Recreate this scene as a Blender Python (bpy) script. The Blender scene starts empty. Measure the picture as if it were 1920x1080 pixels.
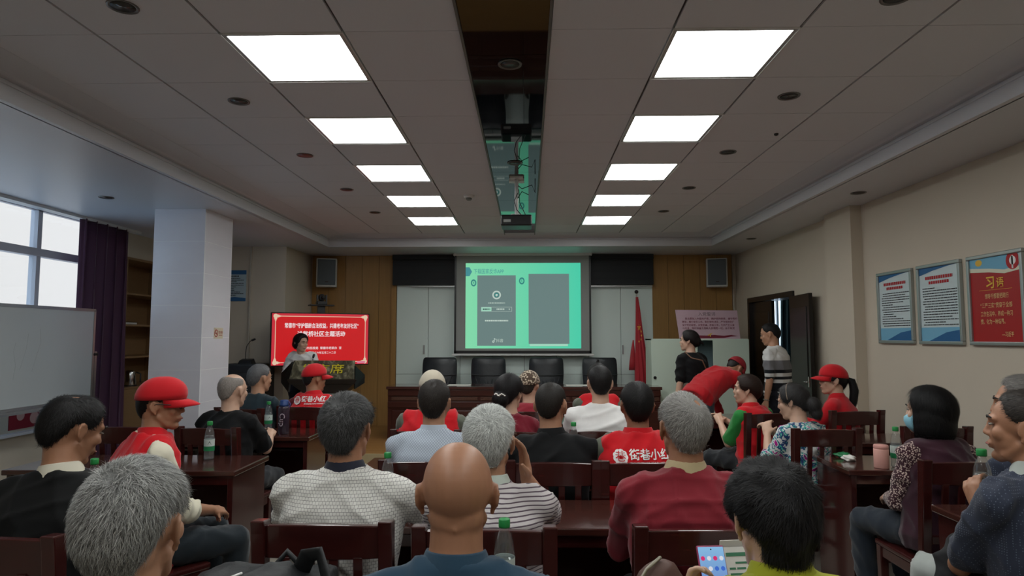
import bpy, math, random
import numpy as np
from mathutils import Vector, Matrix, Euler
from mathutils.bvhtree import BVHTree

SC = bpy.context.scene
COL = SC.collection
random.seed(7)
RNG = np.random.default_rng(11)
PI = math.pi

# ------------------------------------------------------------------ camera
cam_data = bpy.data.cameras.new('camera')
cam_data.sensor_width = 36.0
cam_data.lens = 1214.18 / 1920 * 36.0
cam_data.clip_start = 0.02
cam = bpy.data.objects.new('camera', cam_data)
COL.objects.link(cam)
cam.location = (0, 0, 1.55)
cam.rotation_euler = (PI / 2 + 0.0752, 0, 0.0233)
SC.camera = cam

# ------------------------------------------------------------------ world and exposure
W = bpy.data.worlds.new('overcast_sky')
SC.world = W
W.use_nodes = True
bg = W.node_tree.nodes['Background']
bg.inputs[0].default_value = (0.80, 0.93, 1.14, 1)
bg.inputs[1].default_value = 2.5
SC.view_settings.view_transform = 'Standard'
SC.view_settings.look = 'None'
SC.view_settings.gamma = 1.0
SC.view_settings.use_curve_mapping = False
SC.view_settings.exposure = -0.12
PANEL_STRENGTH = 11.8

# ------------------------------------------------------------------ helpers
def srgb(r, g, b):
    f = lambda c: (c / 255 / 12.92) if c <= 10 else ((c / 255 + 0.055) / 1.055) ** 2.4
    return (f(r), f(g), f(b), 1.0)

class NT:
    """tiny node builder"""
    def __init__(s, m):
        s.t = m.node_tree
        s.b = next(n for n in s.t.nodes if n.type == 'BSDF_PRINCIPLED')
    def n(s, kind, **kw):
        o = s.t.nodes.new(kind)
        for k, v in kw.items():
            if k.startswith('i_'):
                o.inputs[k[2:].replace('_', ' ')].default_value = v
            else:
                setattr(o, k, v)
        return o
    def l(s, a, b): s.t.links.new(a, b)
    def math(s, op, a, b=None, c=None):
        o = s.t.nodes.new('ShaderNodeMath'); o.operation = op
        for i, v in enumerate((a, b, c)):
            if v is None: continue
            if hasattr(v, 'links') or hasattr(v, 'is_linked'): s.l(v, o.inputs[i])
            else: o.inputs[i].default_value = v
        return o.outputs[0]
    def obj(s):
        return s.n('ShaderNodeTexCoord').outputs['Object']
    def mix(s, fac, a, b):
        o = s.t.nodes.new('ShaderNodeMix'); o.data_type = 'RGBA'
        if hasattr(fac, 'is_linked'): s.l(fac, o.inputs[0])
        else: o.inputs[0].default_value = fac
        for i, v in ((6, a), (7, b)):
            if hasattr(v, 'is_linked'): s.l(v, o.inputs[i])
            else: o.inputs[i].default_value = v
        return o.outputs[2]

MATS = {}
def mat(name, col, rough=0.6, metal=0.0, spec=0.5, coat=0.0, noise=None, bump=None, emit=None, sheen=0.0, trans=0.0):
    """principled material; noise=(scale, amount, stretch) varies the colour, bump=(scale, strength, distance)"""
    if name in MATS: return MATS[name]
    m = bpy.data.materials.new(name); m.use_nodes = True
    k = NT(m); b = k.b
    b.inputs['Base Color'].default_value = col
    b.inputs['Roughness'].default_value = rough
    b.inputs['Metallic'].default_value = metal
    b.inputs['Specular IOR Level'].default_value = spec
    b.inputs['Coat Weight'].default_value = coat
    b.inputs['Coat Roughness'].default_value = 0.12
    b.inputs['Sheen Weight'].default_value = sheen
    b.inputs['Transmission Weight'].default_value = trans
    if noise:
        mp = k.n('ShaderNodeMapping'); mp.inputs['Scale'].default_value = noise[2] if len(noise) > 2 else (1, 1, 1)
        k.l(k.obj(), mp.inputs[0])
        t = k.n('ShaderNodeTexNoise', i_Scale=noise[0], i_Detail=5.0)
        k.l(mp.outputs[0], t.inputs['Vector'])
        a = noise[1]
        d = tuple(c * (1 - a) for c in col[:3]) + (1,)
        e = tuple(min(1, c * (1 + a)) for c in col[:3]) + (1,)
        k.l(k.mix(t.outputs[0], d, e), b.inputs['Base Color'])
    if bump:
        t = k.n('ShaderNodeTexNoise', i_Scale=bump[0], i_Detail=4.0)
        k.l(k.obj(), t.inputs['Vector'])
        bm = k.n('ShaderNodeBump', i_Strength=bump[1], i_Distance=bump[2])
        k.l(t.outputs[0], bm.inputs['Height']); k.l(bm.outputs[0], b.inputs['Normal'])
    if emit:
        b.inputs['Emission Color'].default_value = emit[0]
        b.inputs['Emission Strength'].default_value = emit[1]
    MATS[name] = m
    return m

class MB:
    """collects closed shapes; build() links them as one mesh object"""
    def __init__(s): s.v = []; s.f = []
    def add(s, vs, fs):
        o = len(s.v)
        s.v.extend([tuple(map(float, p)) for p in vs]); s.f.extend([tuple(i + o for i in f) for f in fs])
        return s
    def box(s, x0, x1, y0, y1, z0, z1):
        return s.add([(x0,y0,z0),(x1,y0,z0),(x1,y1,z0),(x0,y1,z0),(x0,y0,z1),(x1,y0,z1),(x1,y1,z1),(x0,y1,z1)],
              [(0,3,2,1),(4,5,6,7),(0,1,5,4),(1,2,6,5),(2,3,7,6),(3,0,4,7)])
    def obox(s, c, h, R=None):
        """oriented box: centre, half sizes, 3x3 rotation"""
        R = Matrix.Identity(3) if R is None else R
        c = Vector(c); vs = []
        for z in (-1, 1):
            for x, y in ((-1,-1),(1,-1),(1,1),(-1,1)):
                vs.append(c + R @ Vector((x*h[0], y*h[1], z*h[2])))
        return s.add(vs, [(0,3,2,1),(4,5,6,7),(0,1,5,4),(1,2,6,5),(2,3,7,6),(3,0,4,7)])
    def hexa(s, bottom, top):
        """prism between two equal-length loops (bottom counter-clockwise seen from above)"""
        n = len(bottom)
        return s.add(list(bottom) + list(top), [tuple(range(n-1, -1, -1)), tuple(range(n, 2*n))] + [(i, (i+1) % n, n+(i+1) % n, n+i) for i in range(n)])
    def loft(s, rings, close=True):
        n = len(rings[0]); vs = [p for r in rings for p in r]; fs = []
        for j in range(len(rings)-1):
            for i in range(n):
                a = j*n+i; b = j*n+(i+1) % n
                fs.append((a, b, b+n, a+n))
        if close:
            vs.append(np.mean(np.array(rings[0], float), 0)); vs.append(np.mean(np.array(rings[-1], float), 0))
            c0 = len(vs)-2; o = (len(rings)-1)*n
            for i in range(n):
                fs.append((c0, (i+1) % n, i)); fs.append((c0+1, o+i, o+(i+1) % n))
        return s.add(vs, fs)
    def lathe(s, prof, n=20, c=(0,0,0), close=True):
        """prof: (radius, z) list"""
        a = np.linspace(0, 2*PI, n, endpoint=False)
        return s.loft([[(c[0]+r*math.cos(t), c[1]+r*math.sin(t), c[2]+z) for t in a] for r, z in prof], close)
    def limb(s, pts, rads, n=12, cap=True):
        """rounded tapering tube along pts; rads a number or (rx, ry) per point"""
        P = [Vector(p) for p in pts]; m = len(P)
        T = []
        for i in range(m):
            d = (P[min(i+1, m-1)] - P[max(i-1, 0)]); T.append(d.normalized())
        ref = Vector((0, 0, 1)) if abs(T[0].z) < 0.8 else Vector((0, 1, 0))
        rings = []
        ang = np.linspace(0, 2*PI, n, endpoint=False)
        U = None
        def ring(c, u, v, rx, ry): return [tuple(c + u*(rx*math.cos(t)) + v*(ry*math.sin(t))) for t in ang]
        fr = []
        for i in range(m):
            u = (ref if U is None else U); u = (u - T[i]*u.dot(T[i])).normalized(); v = T[i].cross(u); U = u
            fr.append((u, v))
        rr = [(r, r) if not isinstance(r, (tuple, list)) else r for r in rads]
        if cap:
            for k in (0.15, 0.55, 0.85):
                q = math.sqrt(1-(1-k)**2); r0 = rr[0]
                rings.append(ring(P[0] - T[0]*(min(r0)*(1-k)), *fr[0], r0[0]*q, r0[1]*q))
        for i in range(m): rings.append(ring(P[i], *fr[i], *rr[i]))
        if cap:
            for k in (0.85, 0.55, 0.15):
                q = math.sqrt(1-(1-k)**2); r1 = rr[-1]
                rings.append(ring(P[-1] + T[-1]*(min(r1)*(1-k)), *fr[-1], r1[0]*q, r1[1]*q))
        return s.loft(rings)
    def blob(s, c, r, R=None, n=16, m=10):
        R = Matrix.Identity(3) if R is None else R
        c = Vector(c); rings = []
        for j in range(1, m):
            e = -PI/2 + PI*j/m
            rings.append([tuple(c + R @ Vector((r[0]*math.cos(e)*math.cos(t), r[1]*math.cos(e)*math.sin(t), r[2]*math.sin(e)))) for t in np.linspace(0, 2*PI, n, endpoint=False)])
        return s.loft(rings)
    def mesh(s, name):
        me = bpy.data.meshes.new(name); me.from_pydata(s.v, [], s.f); me.update()
        return me
    def build(s, name, m, parent=None, smooth=False, bevel=0.0, loc=None, rotz=None):
        o = bpy.data.objects.new(name, s.mesh(name))
        return finish(o, m, parent, smooth, bevel, loc, rotz)

def finish(o, m, parent=None, smooth=False, bevel=0.0, loc=None, rotz=None):
    if m is not None and len(o.data.materials) == 0: o.data.materials.append(m)
    if smooth: o.data.shade_smooth()
    if bevel:
        b = o.modifiers.new('bevel', 'BEVEL'); b.width = bevel; b.segments = 2; b.limit_method = 'ANGLE'; b.angle_limit = 0.7
    COL.objects.link(o)
    if parent is not None: o.parent = parent
    if loc is not None: o.location = loc
    if rotz is not None: o.rotation_euler = (0, 0, rotz)
    return o

def tag(o, label, cat, group=None):
    o['label'] = label; o['category'] = cat
    if group: o['group'] = group
    return o
def thing(name, label, cat, loc=(0, 0, 0), rotz=0.0, group=None):
    o = bpy.data.objects.new(name, None); o.empty_display_size = 0.1
    COL.objects.link(o); o.location = loc; o.rotation_euler = (0, 0, rotz)
    return tag(o, label, cat, group)
def struct(o): o['kind'] = 'structure'; return o
def copy_tree(o, parent=None):
    c = o.copy(); COL.objects.link(c)
    if parent is not None: c.parent = parent
    for ch in list(o.children): copy_tree(ch, c)
    return c

TEXT_CACHE = {}
def text_mesh(body, size=1.0, align='CENTER', bold=0.0, extrude=0.0, wide=1.0):
    """lettering as a mesh in the XY plane"""
    c = bpy.data.curves.new('lettering', 'FONT')
    c.body = body; c.size = size; c.align_x = align; c.align_y = 'CENTER'; c.offset = bold; c.extrude = extrude; c.resolution_u = 2
    o = bpy.data.objects.new('lettering', c); COL.objects.link(o)
    bpy.context.view_layer.update()
    me = bpy.data.meshes.new_from_object(o.evaluated_get(bpy.context.evaluated_depsgraph_get()))
    bpy.data.objects.remove(o); bpy.data.curves.remove(c)
    me.materials.clear()
    if wide != 1.0: me.transform(Matrix.Diagonal((wide, 1, 1, 1)))
    return me
def text_on(body, size, m, parent, frame, name='lettering', align='CENTER', bold=0.0, fit=None):
    """put lettering on a plane; frame = 4x4 (x right, y up, z out of the plane). fit = wanted width"""
    me = text_mesh(body, size, align, bold)
    if fit:
        xs = [v.co.x for v in me.vertices]; w = max(xs) - min(xs)
        if w > 0: me.transform(Matrix.Diagonal((fit / w, 1, 1, 1)))
    me.transform(frame)
    return finish(bpy.data.objects.new(name, me), m, parent)
def plane_frame(origin, right, up):
    r = Vector(right).normalized(); u = Vector(up).normalized(); n = r.cross(u)
    M = Matrix((r, u, n)).transposed().to_4x4(); M.translation = Vector(origin)
    return M
def rotz3(a): return Matrix.Rotation(a, 3, 'Z')

# ------------------------------------------------------------------ materials shared by several things
M_ceil = mat('ceiling_board', srgb(222, 222, 226), 0.9, bump=(90, 0.06, 0.002))
M_plaster = mat('plaster_white', srgb(212, 213, 218), 0.42)
M_wall = mat('wall_paint', srgb(205, 194, 176), 0.8, noise=(3, 0.03))
M_wood = mat('mahogany', (0.047, 0.0088, 0.0078, 1), 0.24, coat=0.7, noise=(6, 0.35, (1, 8, 8)))
M_wood_top = mat('mahogany_top', (0.060, 0.0185, 0.0135, 1), 0.2, coat=0.9, noise=(5, 0.35, (1, 9, 9)))
M_oak = mat('oak_veneer', srgb(164, 124, 70), 0.45, noise=(5, 0.18, (14, 14, 0.6)))
M_white = mat('white_plastic', srgb(225, 225, 222), 0.45)
M_metal = mat('brushed_aluminium', srgb(178, 180, 180), 0.35, 0.9)
M_chrome = mat('chrome', srgb(215, 215, 215), 0.15, 1.0)
M_black = mat('black_plastic', srgb(22, 22, 24), 0.4)
M_paper = mat('paper', srgb(228, 226, 220), 0.8)
M_gold = mat('gold_print', srgb(232, 190, 70), 0.6)
M_redprint = mat('red_print', srgb(176, 24, 34), 0.6)
M_whiteprint = mat('white_print', srgb(240, 238, 236), 0.6)
M_ink = mat('black_ink', srgb(40, 42, 48), 0.7)
# ================================================================== THE ROOM
ZC, ZS = 3.012, 2.85            # tray ceiling, soffit
XL, XR, YB, YF = -4.98, 3.31, -2.2, 10.31
TXL, TXR, TYF, TYB = -2.88, 2.65, 9.27, -1.2   # edges of the ceiling tray

# floor: base slab with stone tiles lying on it
M_floor = mat('floor_tile', srgb(150, 143, 132), 0.32, noise=(2.5, 0.06))
M_grout = mat('floor_grout', srgb(95, 90, 84), 0.9)
floor = struct(MB().box(XL-0.1, XR+0.1, YB-0.1, YF+0.1, -0.2, -0.012).build('floor', M_grout))
base = MB().box(0, 0.797, 0, 0.797, -0.012, 0).mesh('floor_tile'); base.materials.append(M_floor)
for i in range(11):
    for j in range(16):
        x = -5.0 + 0.8*i; y = -2.2 + 0.8*j
        if x > XR: continue
        o = bpy.data.objects.new('floor_tile', base); COL.objects.link(o); o.parent = floor; o.location = (x, y, 0)

# ceiling: slab, boards, black glass strip
ceiling = struct(MB().box(XL-0.1, XR+0.1, YB-0.1, YF+0.1, ZC+0.02, ZC+0.2).build('ceiling', mat('ceiling_void', srgb(120, 116, 112), 0.9)))
colsx = [(-3.06, -2.09), (-2.09, -1.483), (-1.483, -0.883), (-0.883, -0.318), (0.112, 0.697), (0.697, 1.297), (1.297, 1.885), (1.885, 2.85)]
Y0 = 2.993
tile_meshes = {}
for ci, (a, b) in enumerate(colsx):
    for k in range(-7, 11):
        lit = ci in (2, 5) and k % 2 == 0 and -6 <= k <= 8
        if lit: continue
        y0 = Y0 + 0.6*k; y1 = y0 + 0.6
        if k == 10: y1 = TYF + 0.2
        g = 0.007; gl = 0.0022
        key = (ci, k == 10)
        if key not in tile_meshes:
            me = MB().box(g, b-a-g, gl, y1-y0-gl, 0, 0.012).mesh('ceiling_tile'); me.materials.append(M_ceil); tile_meshes[key] = me
        o = bpy.data.objects.new('ceiling_tile', tile_meshes[key]); COL.objects.link(o); o.parent = ceiling; o.location = (a, y0, ZC)
M_glass_black = mat('black_mirror_glass', (0.002, 0.0025, 0.003, 1), 0.03, spec=0.6)
gm = MB().box(0.004, 0.426, 0.002, 1.198, 0.0, 0.01).mesh('glass_panel'); gm.materials.append(M_glass_black)
for k in range(9):
    o = bpy.data.objects.new('glass_panel', gm); COL.objects.link(o); o.parent = ceiling; o.location = (-0.316, -1.2 + 1.2*k - 0.33, ZC+0.001)
o = MB().box(-0.312, 0.108, 9.27-0.0, 9.45, ZC+0.001, ZC+0.011).build('glass_panel', M_glass_black, ceiling)
for x in (-0.318, 0.108): MB().box(x-0.004, x+0.008, -1.5, 9.4, ZC-0.012, ZC+0.012).build('strip_edge', mat('strip_edge_metal', srgb(110, 106, 102), 0.5), ceiling)

# soffit ring with stepped fascia and a cove at its inner edge
def soffit(name, pts, inward):
    """pts: start and end of the inner edge (x,y); inward: unit vector into the tray"""
    a, b = Vector((*pts[0], 0)), Vector((*pts[1], 0)); n = Vector((*inward, 0))
    prof = [(0, ZS), (0, ZS+0.082), (-0.008, ZS+0.084), (-0.008, ZS+0.094), (0.0, ZS+0.096), (0.0, ZS+0.112), (-0.012, ZS+0.114), (-0.012, ZS+0.124), (0.008, ZS+0.126)]
    for t in np.linspace(0, 1, 7): prof.append((0.02 + 0.2*t**1.3, ZS+0.128 + 0.032*t**0.6))
    prof += [(0.22, ZC+0.03), (-0.05, ZC+0.03), (-0.05, ZS)]
    d = (b-a).normalized()
    rings = []
    for p, sgn in ((a, -1), (b, 1)):
        rings.append([tuple(p + n*u + d*(-sgn*min(u, 0.22) if True else 0) + Vector((0, 0, z))) for u, z in prof])
    m = MB(); k = len(prof)
    m.add(rings[0] + rings[1], [(i, (i+1) % k, k+(i+1) % k, k+i) for i in range(k)] + [tuple(range(k-1, -1, -1)), tuple(range(k, 2*k))])
    return m.build(name, M_plaster)
soff = MB()
soff.box(XL-0.1, TXL-0.04, YB, YF, ZS, ZC+0.03); soff.box(TXR+0.04, XR+0.1, YB, YF, ZS, ZC+0.03)
soff.box(TXL-0.04, TXR+0.04, TYF+0.04, YF, ZS, ZC+0.03); soff.box(TXL-0.04, TXR+0.04, YB, TYB-0.04, ZS, ZC+0.03)
struct(soff.build('trim_1', M_plaster))
struct(soffit('trim_2', ((TXL, TYF), (TXL, TYB)), (1, 0)))
struct(soffit('trim_3', ((TXR, TYB), (TXR, TYF)), (-1, 0)))
struct(soffit('trim_4', ((TXR, TYF), (TXL, TYF)), (0, -1)))
struct(soffit('trim_5', ((TXL, TYB), (TXR, TYB)), (0, 1)))

# ---------------- walls
# window wall on the left
wl = MB()
wl.box(XL-0.2, XL, YB, 3.64, 0, ZS); wl.box(XL-0.2, XL, 3.64, 7.55, 0, 0.86); wl.box(XL-0.2, XL, 7.55, 7.9, 0, ZS)
wl.box(XL-0.2, XL, 7.9, 9.3, 2.54, ZS); wl.box(XL-0.2, XL, 7.9, 9.3, 0, 0.1); wl.box(XL-0.55, XL-0.5, 7.92, 9.3, 0, ZS)
struct(wl.build('wall_left', M_wall))
struct(MB().box(XL-0.02, XL+0.09, 3.64, 7.55, 0.60, 0.625).box(XL-0.2, XL+0.05, 3.64, 7.55, 0.86, 0.89).build('trim_6', M_plaster))
# window with frame, mullions, transom and panes
M_frame = mat('window_frame', srgb(196, 192, 198), 0.4)
M_pane = bpy.data.materials.new('window_glass'); M_pane.use_nodes = True
_k = NT(M_pane); _k.t.nodes.remove(_k.b)
_o = next(n for n in _k.t.nodes if n.type == 'OUTPUT_MATERIAL')
_tr = _k.n('ShaderNodeBsdfTransparent'); _tr.inputs[0].default_value = (0.93, 0.97, 0.97, 1)
_gl = _k.n('ShaderNodeBsdfGlossy'); _gl.inputs['Roughness'].default_value = 0.02
_lw = _k.n('ShaderNodeLayerWeight'); _lw.inputs[0].default_value = 0.5; _fr = _k.math('MULTIPLY_ADD', _k.math('POWER', _lw.outputs['Facing'], 4.0), 0.5, 0.03); _mx = _k.n('ShaderNodeMixShader')
_k.l(_fr, _mx.inputs[0]); _k.l(_tr.outputs[0], _mx.inputs[1]); _k.l(_gl.outputs[0], _mx.inputs[2]); _k.l(_mx.outputs[0], _o.inputs[0])
win = struct(MB().box(XL-0.11, XL-0.04, 3.64, 7.55, 0.89, 0.95).box(XL-0.09, XL-0.04, 3.64, 7.55, ZS-0.006, ZS+0.05).box(XL-0.11, XL-0.04, 3.64, 3.70, 0.95, ZS).box(XL-0.11, XL-0.04, 7.49, 7.55, 0.95, ZS).build('window_1', M_frame))
MB().box(XL-0.12, XL-0.03, 3.70, 7.49, 2.375, 2.455).build('transom', M_frame, win)
ys = [3.70, 5.10, 6.50]
for y in ys[1:]: MB().box(XL-0.12, XL-0.04, y-0.028, y+0.028, 0.95, 2.375).box(XL-0.12, XL-0.04, y-0.03, y+0.03, 2.455, ZS).build('mullion', M_frame, win)
edges = ys + [7.49]
for a, b in zip(edges[:-1], edges[1:]):
    for z0, z1 in ((0.95, 2.375), (2.455, ZS)):
        MB().box(XL-0.082, XL-0.076, a+0.01, b-0.01, z0, z1).build('pane', M_pane, win)
# built-in bookcase in the left wall
M_birch = mat('birch_board', srgb(150, 118, 82), 0.5, noise=(4, 0.12, (1, 1, 12)))
bc = thing('bookcase', 'built-in open bookcase with pale wooden shelves beyond the plum curtain', 'bookcase', (XL, 7.9, 0))
MB().box(-0.5, -0.48, 0.02, 1.28, 0.1, 2.54).build('back_panel', M_birch, bc)
for y in (0.0, 1.28): MB().box(-0.5, 0.01, y, y+0.02, 0.1, 2.54).build('side_panel', M_birch, bc)
MB().box(-0.5, 0.012, -0.01, 1.31, 2.515, 2.545).build('top_board', M_birch, bc)
for z in (2.10, 1.705, 1.305, 0.92): MB().box(-0.49, 0.0, 0.02, 1.28, z-0.022, z).build('shelf', M_birch, bc)
MB().box(-0.02, 0.005, 0.02, 0.65, 0.12, 0.895).build('door', M_birch, bc); MB().box(-0.02, 0.005, 0.66, 1.28, 0.12, 0.895).build('door', M_birch, bc)
# left part of the front wall, the return wall and the front wall
struct(MB().box(XL-0.6, -3.47, 9.2, 9.3, 0, ZS).box(-3.57, -3.47, 9.3, YF, 0, ZS).build('wall_front_left', M_wall))
struct(MB().box(-3.57, XR+0.1, YF, YF+0.15, 0, ZS).build('wall_front', M_wall))
MB().box(-3.985, -3.965, 9.175, 9.2, 0.1, ZS).build('cable_duct', mat('cable_duct', srgb(190, 182, 168), 0.6), bpy.data.objects['wall_front_left'])
# right wall with double door opening
wr = MB()
wr.box(XR, XR+0.2, YB, 8.08, 0, ZS); wr.box(XR, XR+0.2, 9.72, YF+0.1, 0, ZS); wr.box(XR, XR+0.2, 8.08, 9.72, 2.12, ZS)
wr.box(3.2, XR, 6.42, 6.98, 0, ZS)
struct(wr.build('wall_right', M_wall))
struct(MB().box(XL-0.2, XR+0.2, YB-0.2, YB, 0, ZS).build('wall_back', M_wall))
struct(MB().box(XR-0.015, XR, YB, 8.02, 0, 0.1).box(XR-0.015, XR, 9.78, YF, 0, 0.1).build('baseboard_right', M_wood))
# oak panelling on the front wall, in separate boards
def oak(x0, x1, n):
    w = (x1-x0)/n
    for i in range(n):
        MB().box(x0+w*i+0.002, x0+w*(i+1)-0.002, YF-0.03, YF-0.001, 0.15, ZS-0.002).build('oak_panel', M_oak, bpy.data.objects['wall_front'], bevel=0.002)
oak(-3.45, -2.10, 5); oak(1.98, 3.24, 5)
MB().box(-2.16, -2.08, YF-0.07, YF-0.03, 0.15, ZS-0.01).build('oak_post', M_oak, bpy.data.objects['wall_front'])
MB().box(3.245, 3.27, YF-0.04, YF, 0.15, ZS-0.01).build('cable_duct', mat('cable_duct', srgb(190, 182, 168), 0.6), bpy.data.objects['wall_front'])
# white panelled doors behind the screen
M_pwhite = mat('white_lacquer', srgb(226, 240, 234), 0.5)
pd = struct(MB().box(-2.08, 1.98, YF-0.03, YF-0.001, 0.15, ZS).build('door_2', mat('door_gap', srgb(90, 92, 90), 0.7)))
for i in range(8):
    x0 = -2.075 + i*0.507; m = MB()
    m.box(x0+0.003, x0+0.504, YF-0.055, YF-0.03, 0.16, 0.96); m.box(x0+0.003, x0+0.504, YF-0.055, YF-0.03, 0.965, 2.82)
    m.build('door_leaf', M_pwhite, pd, bevel=0.002)
for x in (-1.63, 1.50): MB().box(x-0.01, x+0.01, YF-0.085, YF-0.055, 1.28, 1.42).build('door_handle', M_metal, pd)
# stage along the front wall
M_stage = mat('stage_boards', srgb(150, 110, 62), 0.4, noise=(4, 0.2, (0.5, 10, 1)))
stage = struct(MB().box(-3.45, 2.45, 7.9, YF-0.06, 0, 0.13).build('floor_stage', mat('stage_core', srgb(60, 40, 25), 0.7)))
for i in range(12):
    y0 = 7.87 + 0.2*i
    MB().box(-3.45, 2.45, y0+0.001, y0+0.199, 0.13, 0.15).build('stage_board', M_stage, stage)
MB().box(-3.45, 2.45, 7.855, 7.87, 0.0, 0.15).build('stage_edge', mat('stage_edge', srgb(190, 170, 130), 0.5), stage)

# tiled column
M_ctile = mat('column_tile', srgb(234, 232, 240), 0.22, noise=(2.5, 0.05, (1, 1, 2)))
cx0, cx1, cy0, cy1 = -3.80, -3.27, 6.45, 7.06
colm = struct(MB().box(cx0+0.0016, cx1-0.0016, cy0+0.0016, cy1-0.0016, 0, ZS).build('column', mat('column_joint', srgb(246, 246, 248), 0.7)))
zj = [0.003]
z = 1.217 - 0.3255*3 - 0.0
zs = [0.0] + [1.217 + 0.3255*k for k in range(-3, 5)] + [ZS]
for z0, z1 in zip(zs[:-1], zs[1:]):
    if z1 - z0 < 0.02: continue
    g = 0.0022
    MB().box(cx0+g, cx1-g, cy0, cy0+0.012, z0+g, z1-g).build('tile', M_ctile, colm)
    MB().box(cx0+g, cx1-g, cy1-0.012, cy1, z0+g, z1-g).build('tile', M_ctile, colm)
    MB().box(cx1-0.012, cx1, cy0+0.014, cy1-0.014, z0+g, z1-g).build('tile', M_ctile, colm)
    MB().box(cx0, cx0+0.012, cy0+0.014, cy1-0.014, z0+g, z1-g).build('tile', M_ctile, colm)
ns = tag(MB().box(cx1, cx1+0.002, 6.70, 6.90, 1.53, 1.645).build('sign', mat('sign_cream', srgb(226, 214, 190), 0.5)), 'small no smoking sign on the side of the tiled column', 'sign')
fr = plane_frame((cx1+0.003, 6.85, 1.585), (0, 1, 0), (0, 0, 1))
m = MB()
def ring2d(m, cx, cy, r0, r1, n=24, z=0.0):
    a = np.linspace(0, 2*PI, n, endpoint=False); o = [(cx+r1*math.cos(t), cy+r1*math.sin(t), z) for t in a]; i = [(cx+r0*math.cos(t), cy+r0*math.sin(t), z) for t in a]
    m.add(o+i, [(k, (k+1) % n, n+(k+1) % n, n+k) for k in range(n)])
def rect2d(m, x0, x1, y0, y1, z=0.0): m.add([(x0,y0,z),(x1,y0,z),(x1,y1,z),(x0,y1,z)], [(0,1,2,3)])
def poly2d(m, pts, z=0.0): m.add([(x, y, z) for x, y in pts], [tuple(range(len(pts)))])
def disc2d(m, cx, cy, r, n=24, z=0.0, ry=None): poly2d(m, [(cx+r*math.cos(t), cy+(ry or r)*math.sin(t)) for t in np.linspace(0, 2*PI, n, endpoint=False)], z)
def flat(m, name, material, parent, frame):
    me = m.mesh(name); me.transform(frame); return finish(bpy.data.objects.new(name, me), material, parent)
fr0 = plane_frame((cx1+0.003, 6.80, 1.587), (0, 1, 0), (0, 0, 1))
m = MB(); ring2d(m, -0.052, 0.0, 0.030, 0.040); m.add([(-0.078, 0.02, 0), (-0.072, 0.026, 0), (-0.026, -0.02, 0), (-0.032, -0.026, 0)], [(0, 3, 2, 1)]); rect2d(m, -0.075, -0.035, -0.004, 0.004)
flat(m, 'emblem', M_redprint, ns, fr0)
text_on('禁止吸烟', 0.032, M_redprint, ns, fr0 @ Matrix.Translation((0.045, 0.008, 0)), fit=0.085)
m = MB(); rect2d(m, 0.005, 0.085, -0.022, -0.017); flat(m, 'print_line', M_redprint, ns, fr0)

# curtain bunched beside the window
M_curt = mat('plum_curtain', srgb(80, 42, 70), 0.7, sheen=0.3)
def drape(name, label, y0, y1, x, z0, z1, folds, amp, material):
    n = 90; rows = 14; vs = []; fs = []
    for j in range(rows):
        t = j/(rows-1); zz = z1 + (z0-z1)*t
        for i in range(n):
            s = i/(n-1); ph = 2*PI*folds*s
            xx = x + amp*math.sin(ph + 0.4*math.sin(3*t + s*5)) * (0.75+0.25*t); yy = y0 + (y1-y0)*s + 0.02*math.sin(2*ph) - 0.10*t*(1-s)*0.5
            vs.append((xx, yy, zz))
    for j in range(rows-1):
        for i in range(n-1): a = j*n+i; fs.append((a, a+n, a+n+1, a+1))
    o = MB().add(vs, fs).build(name, material, smooth=True)
    sd = o.modifiers.new('thickness', 'SOLIDIFY'); sd.thickness = 0.006
    return o
ct = thing('curtain', 'plum purple floor-length curtain gathered beside the bright window', 'curtain', (0, 0, 0))
o = drape('cloth', '', 6.80, 7.68, XL+0.16, 0.04, 2.83, 5, 0.06, M_curt); o.parent = ct
MB().box(XL+0.12, XL+0.2, 3.6, 7.85, 2.82, 2.849).build('curtain_track', M_white, ct)

# daylight outside: facades across the yard
M_fac = mat('facade_tiles', srgb(172, 188, 196), 0.6); M_fac2 = mat('facade_cream', srgb(200, 180, 164), 0.6)
fb = thing('apartment_building', 'pale blue white building facade seen through the window', 'building', (-11, 3, -6))
MB().box(-2, 0, -8, 7.0, 0, 22).build('wall', M_fac, fb)
for k in range(7): MB().box(0, 0.04, -8, 7.0, 3.1*k+1.4, 3.1*k+1.48).build('ledge', mat('facade_line', srgb(190, 202, 210), 0.6), fb)
for k in range(5): MB().box(0, 0.35, 5.2+k*0.0, 7.0, 3.1*k+2.0, 3.1*k+3.4).build('bay', M_fac, fb) if k % 2 else None
fc = thing('apartment_building', 'cream coloured building beside the pale one outside the window', 'building', (-10.5, 12.2, -6))
MB().box(-3, 0, -1.9, 6, 0, 22).build('wall', M_fac2, fc)
for k in range(6): MB().box(-0.02, 0.03, -1.2, 0.2, 3.1*k+1.6, 3.1*k+2.9).build('window', mat('far_window', srgb(170, 190, 205), 0.3), fc)
struct(MB().box(-30, XL-0.7, -20, 30, -6.2, -6).build('ground', mat('yard', srgb(215, 218, 222), 0.9)))

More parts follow.
